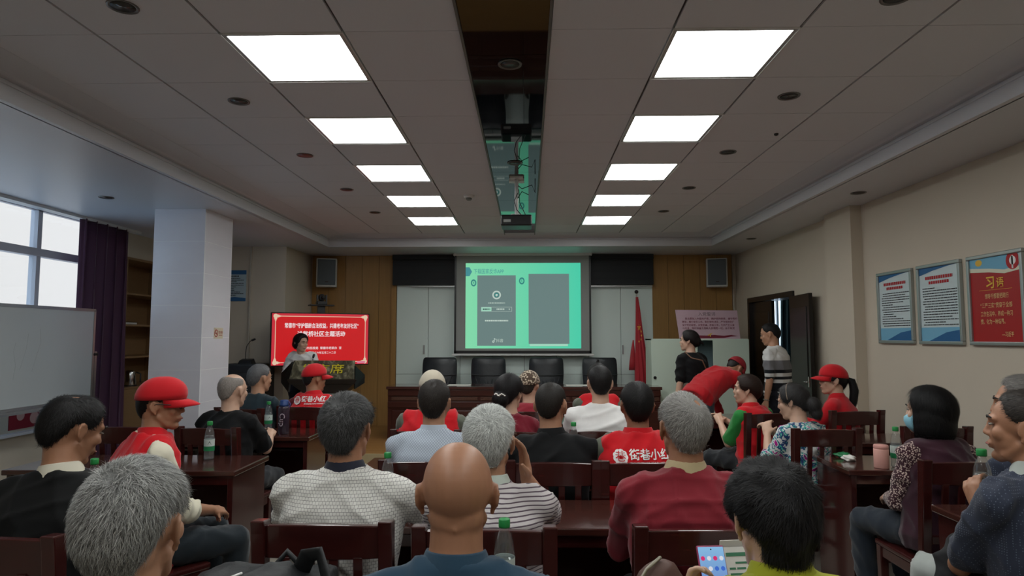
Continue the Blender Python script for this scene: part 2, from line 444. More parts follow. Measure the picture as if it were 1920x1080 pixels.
# ---------------- ceiling lights
M_diff = mat('light_diffuser', srgb(250, 252, 250), 0.5, emit=((0.97, 1.0, 0.985, 1), PANEL_STRENGTH))
M_lframe = mat('light_frame', srgb(180, 182, 180), 0.4, 0.4)
ordw = ['nearest the screen', 'second from the screen', 'third from the screen', 'fourth from the screen', 'fifth from the screen', 'sixth from the screen', 'seventh from the screen', 'eighth from the screen']
proto = None
fm = MB(); w = 0.3; e = 0.276
for s in (-1, 1):
    fm.box(-w+0.004, w-0.004, min(s*e, s*(w-0.004)), max(s*e, s*(w-0.004)), -0.004, 0.015); fm.box(min(s*e, s*(w-0.004)), max(s*e, s*(w-0.004)), -e, e, -0.004, 0.015)
fme = fm.mesh('frame'); fme.materials.append(M_lframe)
lip = MB()
for s in (-1, 1):
    lip.box(-w, w, s*0.298-0.002, s*0.298+0.002, -0.007, 0.002); lip.box(s*0.298-0.002, s*0.298+0.002, -w, w, -0.007, 0.002)
lme = lip.mesh('rim'); lme.materials.append(M_white)
dme = MB().box(-e, e, -e, e, 0.002, 0.014).mesh('diffuser'); dme.materials.append(M_diff)
for side, xc in (('window-side', -1.183), ('door-side', 0.997)):
    for k in range(-6, 9, 2):
        q = (8-k)//2
        t = thing('ceiling_light', 'glowing square ceiling light panel in the %s row, %s' % (side, ordw[q]), 'light', (xc, Y0+0.6*k+0.3, ZC), 0, 'square ceiling light panels')
        for nm, me in (('frame', fme), ('rim', lme), ('diffuser', dme)):
            o = bpy.data.objects.new(nm, me); COL.objects.link(o); o.parent = t
# recessed downlights, all switched off
ring = MB().lathe([(0.052, -0.002), (0.064, -0.006), (0.066, 0.0), (0.05, 0.0)], 20, close=False).mesh('ring'); ring.materials.append(mat('downlight_ring', srgb(120, 116, 112), 0.35, 0.6)); ring.shade_smooth()
lens = MB().lathe([(0.052, -0.002), (0.045, 0.001), (0.03, 0.0015), (0.012, -0.001)], 20).mesh('lens'); lens.materials.append(mat('downlight_lens', srgb(70, 68, 66), 0.2)); lens.shade_smooth()
dn = [(-1.79, 2.73, ZC, 'in the window-side ceiling row, fifth from the screen'), (-1.79, 3.89, ZC, 'in the window-side ceiling row, fourth from the screen'), (-1.79, 6.31, ZC, 'in the window-side ceiling row, second from the screen'),
      (-1.79, 7.50, ZC, 'in the window-side ceiling row, nearest the screen'), (1.595, 2.73, ZC, 'in the door-side ceiling row, fifth from the screen'), (1.595, 3.88, ZC, 'in the door-side ceiling row, fourth from the screen'),
      (1.595, 5.08, ZC, 'in the door-side ceiling row, third from the screen'), (1.595, 6.32, ZC, 'in the door-side ceiling row, second from the screen'), (1.595, 7.51, ZC, 'in the door-side ceiling row, nearest the screen'),
      (-0.09, 3.38, ZC, 'in the black glass strip, nearest the rear seats'), (-0.10, 5.36, ZC, 'in the black glass strip, beside the projector'), (-3.93, 5.88, ZS, 'in the lowered ceiling near the window'),
      (3.0, 5.85, ZS, 'in the lowered ceiling above the framed notices'), (2.98, 8.6, ZS, 'in the lowered ceiling above the dark door')]
for x, y, z, s in dn:
    t = thing('downlight', 'round recessed downlight ' + s, 'downlight', (x, y, z), 0, 'round recessed downlights')
    for nm, me in (('ring', ring), ('lens', lens)):
        o = bpy.data.objects.new(nm, me); COL.objects.link(o); o.parent = t
t = thing('downlight', 'round downlight with a reddish reflection painted on its lens, in the window-side ceiling row, third from the screen', 'downlight', (-1.79, 5.09, ZC), 0, 'round recessed downlights')
o = bpy.data.objects.new('ring', ring); COL.objects.link(o); o.parent = t
MB().lathe([(0.055, -0.003), (0.045, -0.001), (0.012, -0.002)], 20).build('lens', mat('red_reflection_lens', srgb(150, 84, 80), 0.3), t, smooth=True)  # reflection painted as red lens colour; this downlight is off
t = thing('smoke_detector', 'white smoke detector on the ceiling beside the black glass strip', 'smoke detector', (-0.6, 6.6, ZC))
MB().lathe([(0.055, 0), (0.055, -0.018), (0.045, -0.03)], 20).build('base', M_white, t, smooth=False); MB().lathe([(0.03, -0.03), (0.032, -0.045), (0.02, -0.055)], 16).build('sensor', mat('sensor_grey', srgb(120, 120, 118), 0.5), t)
t = thing('sprinkler', 'tiny dark sprinkler head on the ceiling between downlights', 'sprinkler', (1.80, 4.62, ZC))
MB().lathe([(0.016, 0), (0.014, -0.012), (0.006, -0.016)], 12).build('cap', mat('sprinkler_dark', srgb(40, 38, 36), 0.4), t)
# ================================================================== FRONT OF THE ROOM
# ---- projection screen
scr = thing('projection_screen', 'pull-down projection screen showing a green slide above the rostrum', 'screen', (-0.07, 10.08, 0))
MB().box(-1.035, 1.035, -0.004, 0.004, 1.33, 2.83).build('fabric', mat('screen_fabric', srgb(158, 160, 156), 0.8), scr)
m = MB(); m.box(-1.065, -1.035, -0.006, 0.006, 1.29, 2.83); m.box(1.035, 1.065, -0.006, 0.006, 1.29, 2.83); m.box(-1.065, 1.065, -0.006, 0.006, 1.29, 1.335)
m.build('black_border', M_black, scr)
MB().box(-1.10, 1.10, -0.018, 0.018, 1.258, 1.288).build('weight_bar', M_white, scr, bevel=0.004)
MB().box(-1.08, 1.08, -0.05, 0.05, 2.815, 2.849).build('casing', M_white, scr)
def emis(name, col, s):
    m = bpy.data.materials.new(name); m.use_nodes = True; k = NT(m)
    k.b.inputs['Base Color'].default_value = (0.02, 0.02, 0.02, 1); k.b.inputs['Emission Color'].default_value = col; k.b.inputs['Emission Strength'].default_value = s; k.b.inputs['Roughness'].default_value = 0.6
    return m
M_slide = emis('slide_green', (0, 0, 0, 1), 1.0)
k = NT(M_slide)
sep = k.n('ShaderNodeSeparateXYZ'); k.l(k.obj(), sep.inputs[0])
fx = k.math('ADD', k.math('MULTIPLY', sep.outputs[0], 0.55), 0.5)
k.l(k.mix(fx, srgb(132, 220, 172), srgb(70, 206, 170)), k.b.inputs['Emission Color'])
def scr_rect(x0, x1, z0, z1, y, material, name):
    return MB().add([(x0, y, z0), (x1, y, z0), (x1, y, z1), (x0, y, z1)], [(0, 1, 2, 3)]).build(name, material, slide)
slide = MB().box(-0.89, 0.905, -0.0065, -0.0045, 1.37, 2.70).build('slide_image', M_slide, scr)
M_ph1 = emis('slide_phone_grey', srgb(104, 128, 126), 1.0); M_sl_teal = emis('slide_teal', srgb(44, 128, 124), 1.0); M_sl_pale = emis('slide_pale', srgb(160, 214, 190), 1.0)
M_sl_text = emis('slide_text', srgb(70, 178, 140), 1.0); M_sl_light = emis('slide_light', srgb(188, 206, 196), 1.0); M_sl_dark = emis('slide_dark', srgb(60, 96, 88), 1.0); M_sl_blue = emis('slide_blue', srgb(64, 140, 148), 1.0)
scr_rect(-0.706, -0.106, 1.41, 2.508, -0.0075, M_ph1, 'phone_image'); scr_rect(0.094, 0.724, 1.44, 2.53, -0.0075, M_ph1, 'phone_image')
scr_rect(0.11, 0.70, 1.405, 1.44, -0.0078, M_sl_pale, 'slide_bar')
MB().add([(-0.89, -0.0078, 2.495), (-0.83, -0.0078, 2.495), (-0.79, -0.0078, 2.565), (-0.83, -0.0078, 2.635), (-0.89, -0.0078, 2.635)], [(0, 1, 2, 3, 4)]).build('slide_arrow', M_sl_blue, slide)
F = lambda x, z, d=0.0085: plane_frame((x, -d, z), (1, 0, 0), (0, 0, 1))
text_on('下载国家反诈APP', 0.085, M_sl_blue, slide, F(-0.53, 2.565), fit=0.47)
for cx, cz, ch in ((-0.765, 2.39, '4'), (-0.012, 2.42, '5')):
    m = MB(); ring2d(m, 0, 0, 0.028, 0.048); flat(m, 'slide_badge', M_sl_teal, slide, F(cx, cz) @ Matrix.Diagonal((0.9, 1.15, 1, 1)))
    text_on(ch, 0.06, M_sl_teal, slide, F(cx, cz))
m = MB(); ring2d(m, 0, 0, 0.046, 0.068); flat(m, 'slide_emblem', M_sl_light, slide, F(-0.405, 2.20))
m = MB(); disc2d(m, 0, 0, 0.036); flat(m, 'slide_emblem', M_sl_teal, slide, F(-0.405, 2.20))
m = MB(); poly2d(m, [(-0.02, -0.005), (0.0, -0.025), (0.022, -0.002), (0.012, 0.016), (-0.01, 0.018)]); flat(m, 'slide_emblem', M_sl_light, slide, F(-0.405, 2.20, 0.0095))
def dashes(m, x0, x1, z, h, seed, w=(0.01, 0.03), gap=0.006):
    r = random.Random(seed); x = x0
    while x < x1:
        ww = min(r.uniform(*w), x1-x); rect2d(m, x, x+ww, z-h/2, z+h/2); x += ww + gap
m = MB(); dashes(m, -0.13, 0.13, -0.125, 0.012, 1); flat(m, 'slide_print', M_sl_light, slide, F(-0.405, 2.20))
scr_rect(-0.645, -0.485, 1.945, 2.01, -0.0085, M_sl_pale, 'slide_bar')
m = MB(); dashes(m, -0.215, -0.10, -0.0, 0.022, 2); flat(m, 'slide_print', M_sl_dark, slide, F(-0.405, 1.978, 0.0095))
m = MB(); rect2d(m, -0.24, 0.24, 0.03, 0.034); rect2d(m, -0.24, 0.24, -0.034, -0.03); rect2d(m, 0.236, 0.24, -0.034, 0.034); dashes(m, 0.0, 0.12, 0, 0.022, 3); rect2d(m, 0.19, 0.205, -0.01, 0.01)
flat(m, 'slide_print', M_sl_light, slide, F(-0.405, 1.978))
m = MB(); dashes(m, -0.18, 0.18, 0, 0.024, 5); flat(m, 'slide_print', M_sl_light, slide, F(-0.405, 1.80))
text_on('抖音', 0.058, M_sl_light, slide, F(-0.355, 1.487))
m = MB(); ring2d(m, 0, -0.012, 0.008, 0.018, 14); rect2d(m, 0.01, 0.02, -0.012, 0.04); poly2d(m, [(0.02, 0.04), (0.02, 0.028), (0.036, 0.018), (0.04, 0.026)]); flat(m, 'slide_logo', M_sl_light, slide, F(-0.455, 1.487))

# ---- black roller blind boxes either side of the screen
M_bbox = mat('blind_fabric', srgb(30, 33, 36), 0.7, bump=(40, 0.2, 0.004))
for nm, x0, x1, lab in (('window-side', -2.13, -1.12, 'black folded blind above the doors, between oak panel and screen, window side'), ('door-side', 0.97, 1.985, 'black folded blind above the doors, between screen and flag, door side')):
    b = thing('blind', lab, 'blind', (x0, 10.2, 0))
    w = x1-x0
    MB().box(0, w, -0.06, 0.05, 2.77, 2.845).build('headbox', M_bbox, b)
    for i in range(4): MB().box(0.005, w-0.005, -0.05-0.002*i, 0.03, 2.765-0.1*(i+1), 2.766-0.1*i).build('fold', M_bbox, b, bevel=0.003)
    MB().box(0.3 if nm == 'window-side' else 0.02, w-0.02, -0.05, -0.03, 2.335, 2.35).build('bottom_bar', M_metal, b)

# ---- wall loudspeakers
M_spk = mat('speaker_cloth', srgb(92, 99, 102), 0.8, bump=(300, 0.2, 0.001)); M_spkbox = mat('speaker_case', srgb(196, 196, 192), 0.5)
for x, z0, z1, r, lab in ((-3.17, 2.33, 2.78, 0.26, 'grey wall loudspeaker high on the oak panel above the red television'), (2.96, 2.32, 2.765, -0.24, 'grey wall loudspeaker high on the oak panel above the pink board')):
    s = thing('loudspeaker', lab, 'speaker', (x, 10.14, 0), r, 'wall loudspeakers')
    MB().box(-0.155, 0.155, -0.11, 0.10, z0, z1).build('case', M_spkbox, s, bevel=0.01)
    MB().box(-0.135, 0.135, -0.125, -0.108, z0+0.03, z1-0.02).build('grille', M_spk, s, bevel=0.006)
    MB().box(-0.02, 0.03, -0.131, -0.124, z0+0.07, z0+0.085).build('badge', mat('badge_dark', srgb(60, 45, 42), 0.5), s)
    MB().box(-0.03, 0.03, 0.09, 0.14, z0+0.15, z1-0.15).build('bracket', M_black, s)

# ---- television on its stand
a = Vector((-3.49, 8.75, 0)); b = Vector((-2.31, 9.42, 0)); d = (b-a).normalized(); rz = math.atan2(d.y, d.x)
tv = thing('television', 'large television on a stand showing a red banner with white lettering', 'television', ((a+b)/2).to_tuple(), rz)
TW = (b-a).length/2
zt, zb = 1.885, 1.145
m = MB(); m.box(-TW, TW, -0.02, 0.04, zb, zt).build('case', M_black, tv, bevel=0.006)
M_tvred = emis('tv_red', srgb(205, 12, 20), 0.95); M_tvwhite = emis('tv_white', srgb(245, 238, 238), 0.95); M_tvcream = emis('tv_cream', srgb(236, 205, 176), 0.9); M_tvrose = emis('tv_rose', srgb(206, 40, 56), 0.95); M_tvpink = emis('tv_pink', srgb(226, 120, 150), 0.9)
scrn = MB().box(-TW+0.014, TW-0.014, -0.0225, -0.02, zb+0.016, zt-0.014).build('screen', M_tvrose, tv)
FT = lambda x, z, dd=0.0245: plane_frame((x, -dd, z), (1, 0, 0), (0, 0, 1))
zc = (zt+zb)/2
m = MB(); rect2d(m, -TW+0.05, TW-0.05, -0.325, 0.325); flat(m, 'banner', M_tvred, scrn, FT(0, zc, 0.0232))
m = MB()
for s in (-1, 1):
    rect2d(m, -TW+0.06, TW-0.06, s*0.318-0.005, s*0.318+0.005); rect2d(m, s*(TW-0.06)-0.005, s*(TW-0.06)+0.005, -0.318, 0.318)
flat(m, 'border', M_tvcream, scrn, FT(0, zc, 0.0238))
m = MB()
for sx in (-1, 1):
    for sy in (-1, 1):
        cx, cy = sx*(TW-0.06), sy*0.318
        for (p, q, s) in ((0, 0, 0.032), (0.034, 0, 0.02), (0, 0.034, 0.02), (0.06, 0, 0.01), (0, 0.06, 0.01)):
            disc2d(m, cx-sx*p, cy-sy*q, s, 10)
flat(m, 'corner_ornament', M_tvcream, scrn, FT(0, zc, 0.0241))
text_on('常德市“守护银龄合法权益，共建老年友好社区”', 0.075, M_tvwhite, scrn, FT(0.01, zc+0.185), bold=0.0012, fit=1.02)
text_on('进紫桥社区主题活动', 0.082, M_tvwhite, scrn, FT(0.0, zc+0.07), bold=0.0014, fit=0.66)
text_on('常德市民政局  常德市老龄办  宣', 0.042, M_tvwhite, scrn, FT(0.0, zc-0.125), bold=0.0004, fit=0.56)
text_on('二〇二六年五月二十二日', 0.036, M_tvwhite, scrn, FT(0.02, zc-0.19), bold=0.0003, fit=0.36)
m = MB(); rect2d(m, TW-0.17, TW-0.055, -0.345, -0.315); flat(m, 'badge', M_tvpink, scrn, FT(0, zc))
MB().box(-0.05, 0.05, 0.02, 0.08, 0.2, zt+0.12).build('post', M_black, tv); MB().box(-0.17, 0.17, -0.04, 0.12, zt+0.10, zt+0.118).build('camera_shelf', M_black, tv, bevel=0.004)
MB().box(-0.4, 0.4, -0.22, 0.28, 0.16, 0.2).build('base', M_black, tv, bevel=0.01)
for sx in (-1, 1):
    for y in (-0.18, 0.24): MB().limb([(sx*0.36-0.012, y, 0.176), (sx*0.36+0.012, y, 0.176)], [0.025, 0.025], 10).build('caster', M_black, tv, smooth=True)
cv = thing('conference_camera', 'small dark conference camera on the shelf above the television', 'camera', (tv.location.x, tv.location.y, zt+0.118), rz)
MB().box(-0.07, 0.07, -0.03, 0.09, 0, 0.05).build('base', M_black, cv, bevel=0.008)
MB().blob((0, 0.02, 0.10), (0.05, 0.05, 0.055)).build('head', mat('camera_dark', srgb(48, 46, 48), 0.4), cv, smooth=True); MB().limb([(0, -0.03, 0.10), (0, -0.045, 0.10)], [0.022, 0.02]).build('lens', M_black, cv, smooth=True)
for s in (-1, 1): MB().box(s*0.062-0.008, s*0.062+0.008, -0.01, 0.05, 0.05, 0.14).build('fork', mat('camera_dark', srgb(48, 46, 48), 0.4), cv)

# ---- lectern
M_marble = mat('lectern_marble', srgb(92, 88, 70), 0.35)
k = NT(M_marble); t = k.n('ShaderNodeTexNoise', i_Scale=9.0, i_Detail=8.0, i_Distortion=1.6); k.l(k.obj(), t.inputs['Vector'])
r = k.n('ShaderNodeValToRGB'); r.color_ramp.elements[0].position = 0.38; r.color_ramp.elements[0].color = srgb(58, 54, 40); r.color_ramp.elements[1].position = 0.66; r.color_ramp.elements[1].color = srgb(148, 142, 118)
e_ = r.color_ramp.elements.new(0.52); e_.color = srgb(88, 84, 64)
k.l(t.outputs[0], r.inputs[0]); k.l(r.outputs[0], k.b.inputs['Base Color'])
M_lecw = mat('lectern_dark', srgb(46, 36, 30), 0.4, coat=0.2)
le = thing('lectern', 'lectern with a mottled stone-look sign board in yellow lettering', 'lectern', (-2.515, 7.95, 0.172))
MB().hexa([(-0.40, -0.03, 0.86), (0.40, -0.03, 0.86), (0.40, 0.02, 0.86), (-0.40, 0.02, 0.86)], [(-0.375, 0.06, 1.085), (0.375, 0.06, 1.085), (0.375, 0.11, 1.085), (-0.375, 0.11, 1.085)]).build('sign_board', M_marble, le, bevel=0.004)
MB().hexa([(-0.40, -0.02, 0.80), (0.40, -0.02, 0.80), (0.40, 0.42, 0.80), (-0.40, 0.42, 0.80)], [(-0.42, -0.05, 0.858), (0.42, -0.05, 0.858), (0.42, 0.46, 0.858), (-0.42, 0.46, 0.858)]).build('top', M_lecw, le, bevel=0.004)
MB().hexa([(-0.24, 0.06, 0.68), (0.24, 0.06, 0.68), (0.24, 0.36, 0.68), (-0.24, 0.36, 0.68)], [(-0.39, 0.0, 0.80), (0.39, 0.0, 0.80), (0.39, 0.42, 0.80), (-0.39, 0.42, 0.80)]).build('neck', M_lecw, le, bevel=0.004)
MB().box(-0.26, 0.26, 0.06, 0.36, 0.03, 0.68).build('pedestal', mat('lectern_grey', srgb(150, 150, 142), 0.5), le, bevel=0.006)
MB().box(-0.34, 0.34, 0.0, 0.42, -0.022, 0.03).build('base', M_lecw, le, bevel=0.004)
text_on('发言席', 0.135, mat('lectern_yellow', srgb(226, 210, 40), 0.5), le, plane_frame((-0.02, 0.012, 0.975), (1, 0, 0), (0, 0.09, 0.225)) @ Matrix.Translation((0.02, 0, 0.003)), fit=0.52)
MB().hexa([(-0.60, 0.24, 0.80), (-0.41, -0.02, 0.70), (-0.395, -0.005, 0.70), (-0.585, 0.255, 0.80)], [(-0.60, 0.24, 0.92), (-0.395, 0.05, 1.07), (-0.38, 0.065, 1.07), (-0.585, 0.255, 0.92)]).build('side_wing', M_black, le)
MB().hexa([(0.395, -0.005, 0.74), (0.41, -0.02, 0.74), (0.47, 0.22, 0.80), (0.455, 0.235, 0.80)], [(0.385, 0.05, 1.02), (0.40, 0.04, 1.02), (0.47, 0.22, 0.90), (0.455, 0.235, 0.90)]).build('side_wing', M_black, le)
mc = thing('microphone', 'small black gooseneck microphone in front of the speaking woman', 'microphone', (-2.74, 8.2, 1.032))
MB().lathe([(0.05, 0), (0.05, 0.02), (0.03, 0.03)], 14).build('base', M_black, mc, smooth=True)
MB().limb([(0, 0, 0.02), (0, 0.0, 0.14), (0.01, 0.03, 0.22), (0.01, 0.05, 0.26)], [0.005]*4, 8).build('gooseneck', M_black, mc, smooth=True); MB().limb([(0.01, 0.05, 0.26), (0.01, 0.075, 0.285)], [0.014, 0.016], 10).build('capsule', M_black, mc, smooth=True)

# ---- rostrum with four leather chairs
M_ros = mat('rostrum_wood', (0.06, 0.017, 0.012, 1), 0.3, coat=0.3, noise=(5, 0.3, (1, 8, 8)))
for i, (x0, x1) in enumerate(((-1.90, -0.05), (-0.045, 1.80))):
    rs = thing('rostrum_desk', 'long dark wooden rostrum desk on the stage, %s half' % ('window-side' if i == 0 else 'door-side'), 'desk', (x0, 8.88, 0.15), 0, 'rostrum desks')
    w = x1-x0
    MB().box(-0.02 if i == 0 else 0, w + (0.02 if i else 0), -0.03, 0.52, 0.685, 0.725).build('top', mat('rostrum_top', (0.075, 0.03, 0.024, 1), 0.16, coat=0.8, noise=(5, 0.2, (1, 8, 8))), rs, bevel=0.004)
    MB().box(0, w, 0.0, 0.02, 0.0, 0.685).build('front_board', M_ros, rs)
    for z0, z1 in ((0.60, 0.68), (0.44, 0.52)): MB().box(0, w, -0.018, 0.0, z0, z1).build('rail', M_ros, rs, bevel=0.004)
    n = 3
    for j in range(n):
        a0 = 0.03 + j*(w-0.03)/n; MB().box(a0+0.03, a0+(w-0.03)/n-0.03, -0.01, 0.0, 0.08, 0.40).build('panel', M_ros, rs, bevel=0.004)
        MB().box(a0+0.02, a0+(w-0.03)/n-0.02, -0.008, 0.0, 0.535, 0.585).build('panel', mat('rostrum_fret', (0.09, 0.035, 0.02, 1), 0.45, bump=(60, 0.6, 0.01)), rs, bevel=0.003)
    for x in (0.0, w-0.03): MB().box(x, x+0.03, 0.02, 0.5, 0, 0.685).build('side_panel', M_ros, rs)
M_lea = mat('black_leather', srgb(33, 37, 41), 0.38, bump=(24, 0.25, 0.006))
def leather_chair(x, lab):
    t = thing('office_chair', lab, 'chair', (x, 9.62, 0.15), 0, 'leather chairs behind the rostrum')
    MB().loft([[(sx*(0.24-0.03*abs(v)*0), -0.24+0.02*u, 0.40+0.08*q) for sx, u, q in ((-1, 0, 0), (1, 0, 0), (1, 24, 0), (-1, 24, 0))] for v in (0,)] + [[(-0.25, -0.25, 0.49), (0.25, -0.25, 0.49), (0.25, 0.24, 0.47), (-0.25, 0.24, 0.47)]]).build('seat', M_lea, t, bevel=0.03)
    # high back: slightly waisted panel with a seam, leaning away
    rows = [(0.46, 0.235, 0.24), (0.60, 0.245, 0.25), (0.80, 0.262, 0.275), (0.86, 0.264, 0.285), (0.98, 0.262, 0.30), (1.05, 0.255, 0.31), (1.085, 0.235, 0.315)]
    rings = []
    for z, hw, y in rows:
        th = 0.05 if z < 1.08 else 0.03
        rings.append([(-hw, y-0.01, z), (-hw*0.6, y-th, z), (0, y-th-0.005, z), (hw*0.6, y-th, z), (hw, y-0.01, z), (hw, y+0.03, z), (-hw, y+0.03, z)])
    MB().loft(rings).build('backrest', M_lea, t, smooth=True, bevel=0.012)
    MB().limb([(-0.25, 0.225, 0.83), (-0.1, 0.218, 0.815), (0.1, 0.218, 0.815), (0.25, 0.225, 0.83)], [0.008]*4, 8).build('seam_roll', mat('leather_seam', srgb(18, 20, 22), 0.5), t, smooth=True)
    for i in range(7):
        xx = -0.18 + 0.06*i
        MB().limb([(xx*1.1, 0.232, 0.80), (xx*0.9, 0.205, 0.70), (xx*0.85, 0.2, 0.60)], [0.004, 0.012, 0.006], 8).build('pleat', M_lea, t, smooth=True)
    for s in (-1, 1):
        MB().limb([(s*0.27, 0.2, 0.62), (s*0.29, 0.0, 0.66), (s*0.29, -0.2, 0.65)], [0.022, 0.028, 0.024], 10).build('armrest', M_black, t, smooth=True)
        MB().limb([(s*0.24, 0.1, 0.42), (s*0.29, 0.02, 0.64)], [0.014, 0.014], 8).build('arm_post', M_black, t, smooth=True)
    MB().lathe([(0.03, 0.08), (0.03, 0.40)], 12).build('stem', M_metal, t)
    m = MB()
    for i in range(5):
        q = 2*PI*i/5; m.limb([(0, 0, 0.09), (0.28*math.cos(q), 0.28*math.sin(q), 0.05)], [0.022, 0.014], 8)
    m.build('star_base', M_black, t, smooth=True)
    for i in range(5):
        q = 2*PI*i/5; MB().blob((0.28*math.cos(q), 0.28*math.sin(q), 0.026), (0.024, 0.024, 0.026), n=10, m=6).build('caster', M_black, t, smooth=True)
    return t
for x, lab in ((-1.335, 'black leather chair behind the rostrum, nearest the oak panel'), (-0.59, 'black leather chair under the screen, on its window half'), (0.29, 'black leather chair under the screen, on its door half'), (1.10, 'black leather chair behind the rostrum, nearest the flag')):
    leather_chair(x, lab)
for i, (x, lab) in enumerate(((-0.95, 'pale strip painted as a reflection on the rostrum between the two window-side leather chairs'), (0.70, 'pale strip painted as a reflection on the rostrum between the two door-side leather chairs'))):
    tag(MB().box(-0.16, 0.16, -0.13, 0.10, 0, 0.003).build('paper_or_reflection', M_paper, loc=(x, 9.14, 0.8755)), lab, 'paper', 'painted reflections on the rostrum')  # pale sheets stand in for the white wall mirrored in the rostrum top

# ---- flag on a pole
fl = thing('flag', 'furled red flag with yellow emblem on a pole beside the white cabinet', 'flag', (1.66, 9.85, 0.15))
MB().lathe([(0.16, 0), (0.16, 0.03), (0.05, 0.06)], 20).build('base', M_black, fl, smooth=True)
MB().limb([(0, 0, 0.05), (0, 0, 2.05)], [0.014, 0.012], 10).build('pole', mat('pole_pale', srgb(170, 168, 160), 0.4), fl, smooth=True)
MB().blob((0, 0, 2.08), (0.03, 0.03, 0.03)).build('finial', M_black, fl, smooth=True)
M_flag = mat('flag_silk', srgb(170, 24, 38), 0.55, sheen=0.3)
rings = []
for z, w0, w1 in ((2.0, -0.012, 0.022), (1.8, -0.014, 0.05), (1.5, -0.02, 0.08), (1.2, -0.03, 0.12), (0.95, -0.04, 0.15), (0.6, -0.04, 0.17), (0.42, -0.04, 0.18)):
    n = 40; up = []; 
    for i in range(n):
        s = i/n*2*PI; cx = (w0+w1)/2; hw = (w1-w0)/2
        ripple = 1 + 0.12*math.sin(7*s + z*2)
        up.append((cx + hw*math.cos(s)*ripple, -0.005 + (0.02+hw*0.35)*math.sin(s)*(1+0.3*math.sin(9*s+z*3)), z))
    rings.append(up)
cl = MB().loft(rings).build('cloth', M_flag, fl, smooth=True)
rings = []
for z, w in ((1.35, 0.008), (1.2, 0.03), (1.02, 0.045), (0.90, 0.05)):
    rings.append([(-0.06-0.05*(1.35-z)+w*math.cos(s), -0.01+w*0.6*math.sin(s), z) for s in np.linspace(0, 2*PI, 14, endpoint=False)])
MB().loft(rings).build('cloth_edge', M_flag, fl, smooth=True)
m = MB()
for (x, z, s) in ((0.025, 1.54, 0.055), (0.055, 1.48, 0.022), (0.06, 1.42, 0.022), (0.05, 1.36, 0.022), (0.02, 1.33, 0.02)):
    pts = [(x + s*(1 if i % 2 == 0 else 0.42)*math.sin(PI*i/5)*0.55, z + s*(1 if i % 2 == 0 else 0.42)*math.cos(PI*i/5)) for i in range(10)]
    poly2d(m, pts)
me = m.mesh('emblem'); bv = BVHTree.FromPolygons([v.co for v in cl.data.vertices], [p.vertices for p in cl.data.polygons])
me.transform(plane_frame((0, 0, 0), (1, 0, 0), (0, 0, 1)))
for v in me.vertices:
    h = bv.ray_cast(Vector((v.co.x, -1, v.co.z)), Vector((0, 1, 0)))
    v.co.y = (h[0].y if h[0] else -0.05) - 0.004
finish(bpy.data.objects.new('emblem', me), M_gold, cl)

# ---- white cabinet and the pink board leaning on it
M_cab = mat('cabinet_white', srgb(212, 228, 212), 0.45)
cb = thing('cabinet', 'low white cabinet with a sliding door standing half open', 'cabinet', (1.74, 9.18, 0.0))
W_ = 1.36
cbz = 0.15
MB().box(0, 0.02, 0.0, 0.42, 0.0, 1.52).build('side_panel', M_cab, cb); MB().box(W_-0.02, W_, 0.0, 0.42, 0.0, 1.52).build('side_panel', M_cab, cb)
MB().box(0.02, W_-0.02, 0.40, 0.42, 0.0, 1.5).build('back_panel', mat('cabinet_inside', srgb(150, 176, 184), 0.5), cb); MB().box(0, W_, 0, 0.42, 1.50, 1.522).build('top', M_cab, cb)
MB().box(0.02, W_-0.02, 0.02, 0.4, 0.0, 0.08).build('plinth', M_cab, cb); MB().box(0.02, W_-0.02, 0.06, 0.4, 0.78, 0.80).build('shelf', mat('cabinet_inside', srgb(150, 176, 184), 0.5), cb)
d1 = MB().box(0.0, 0.645, -0.022, -0.002, 0.06, 1.515).build('door', M_cab, cb, bevel=0.003); MB().lathe([(0.022, 0), (0.022, 0.008)], 14).build('lock', M_black, d1, loc=(0.045, -0.023, 0.98)).rotation_euler = (PI/2, 0, 0)
MB().box(0.86, W_, -0.022, -0.002, 0.06, 1.515).build('door', M_cab, cb, bevel=0.003)
M_pk = mat('pink_board', srgb(206, 176, 188), 0.6)
pk = thing('notice_board', 'pale pink printed oath board standing on the white cabinet', 'board', (2.60, 9.30, 1.522), 0.0)
tilt = Matrix.Rotation(-0.10, 4, 'X')
me = MB().hexa([(-0.43, 0, 0), (0.43, 0, 0), (0.43, 0.012, 0), (-0.43, 0.012, 0)], [(-0.475, 0, 0.415), (0.405, 0, 0.405), (0.405, 0.012, 0.405), (-0.475, 0.012, 0.415)]).mesh('board'); me.transform(tilt)
bd = finish(bpy.data.objects.new('board', me), M_pk, pk)
FP = lambda x, z: tilt @ plane_frame((x, -0.002, z), (1, 0, 0), (0, 0, 1))
text_on('入党誓词', 0.06, mat('pink_title', srgb(120, 110, 116), 0.6), bd, FP(-0.03, 0.35), fit=0.24)
M_mar = mat('maroon_print', srgb(120, 28, 52), 0.6)
for i, s in enumerate(('    我志愿加入中国共产党，拥护党的纲领，遵守党的', '章程，履行党员义务，执行党的决定，严守党的纪律', '保守党的秘密，对党忠诚，积极工作，为共产主义奋', '斗终身，随时准备为党和人民牺牲一切，永不叛党')):
    text_on(s, 0.034, M_mar, bd, FP(-0.015 if i else 0.01, 0.285-0.046*i), bold=0.0001, fit=0.74)
m = MB(); pts = [(-0.36, 0.02), (-0.2, 0.05), (-0.05, 0.045), (0.06, 0.055), (0.2, 0.042), (0.30, 0.055), (0.40, 0.038), (0.30, 0.03), (0.2, 0.012), (0.05, 0.008), (-0.15, 0.006), (-0.3, 0.008)]
poly2d(m, pts); flat(m, 'red_ribbon', M_mar, bd, FP(0, 0))
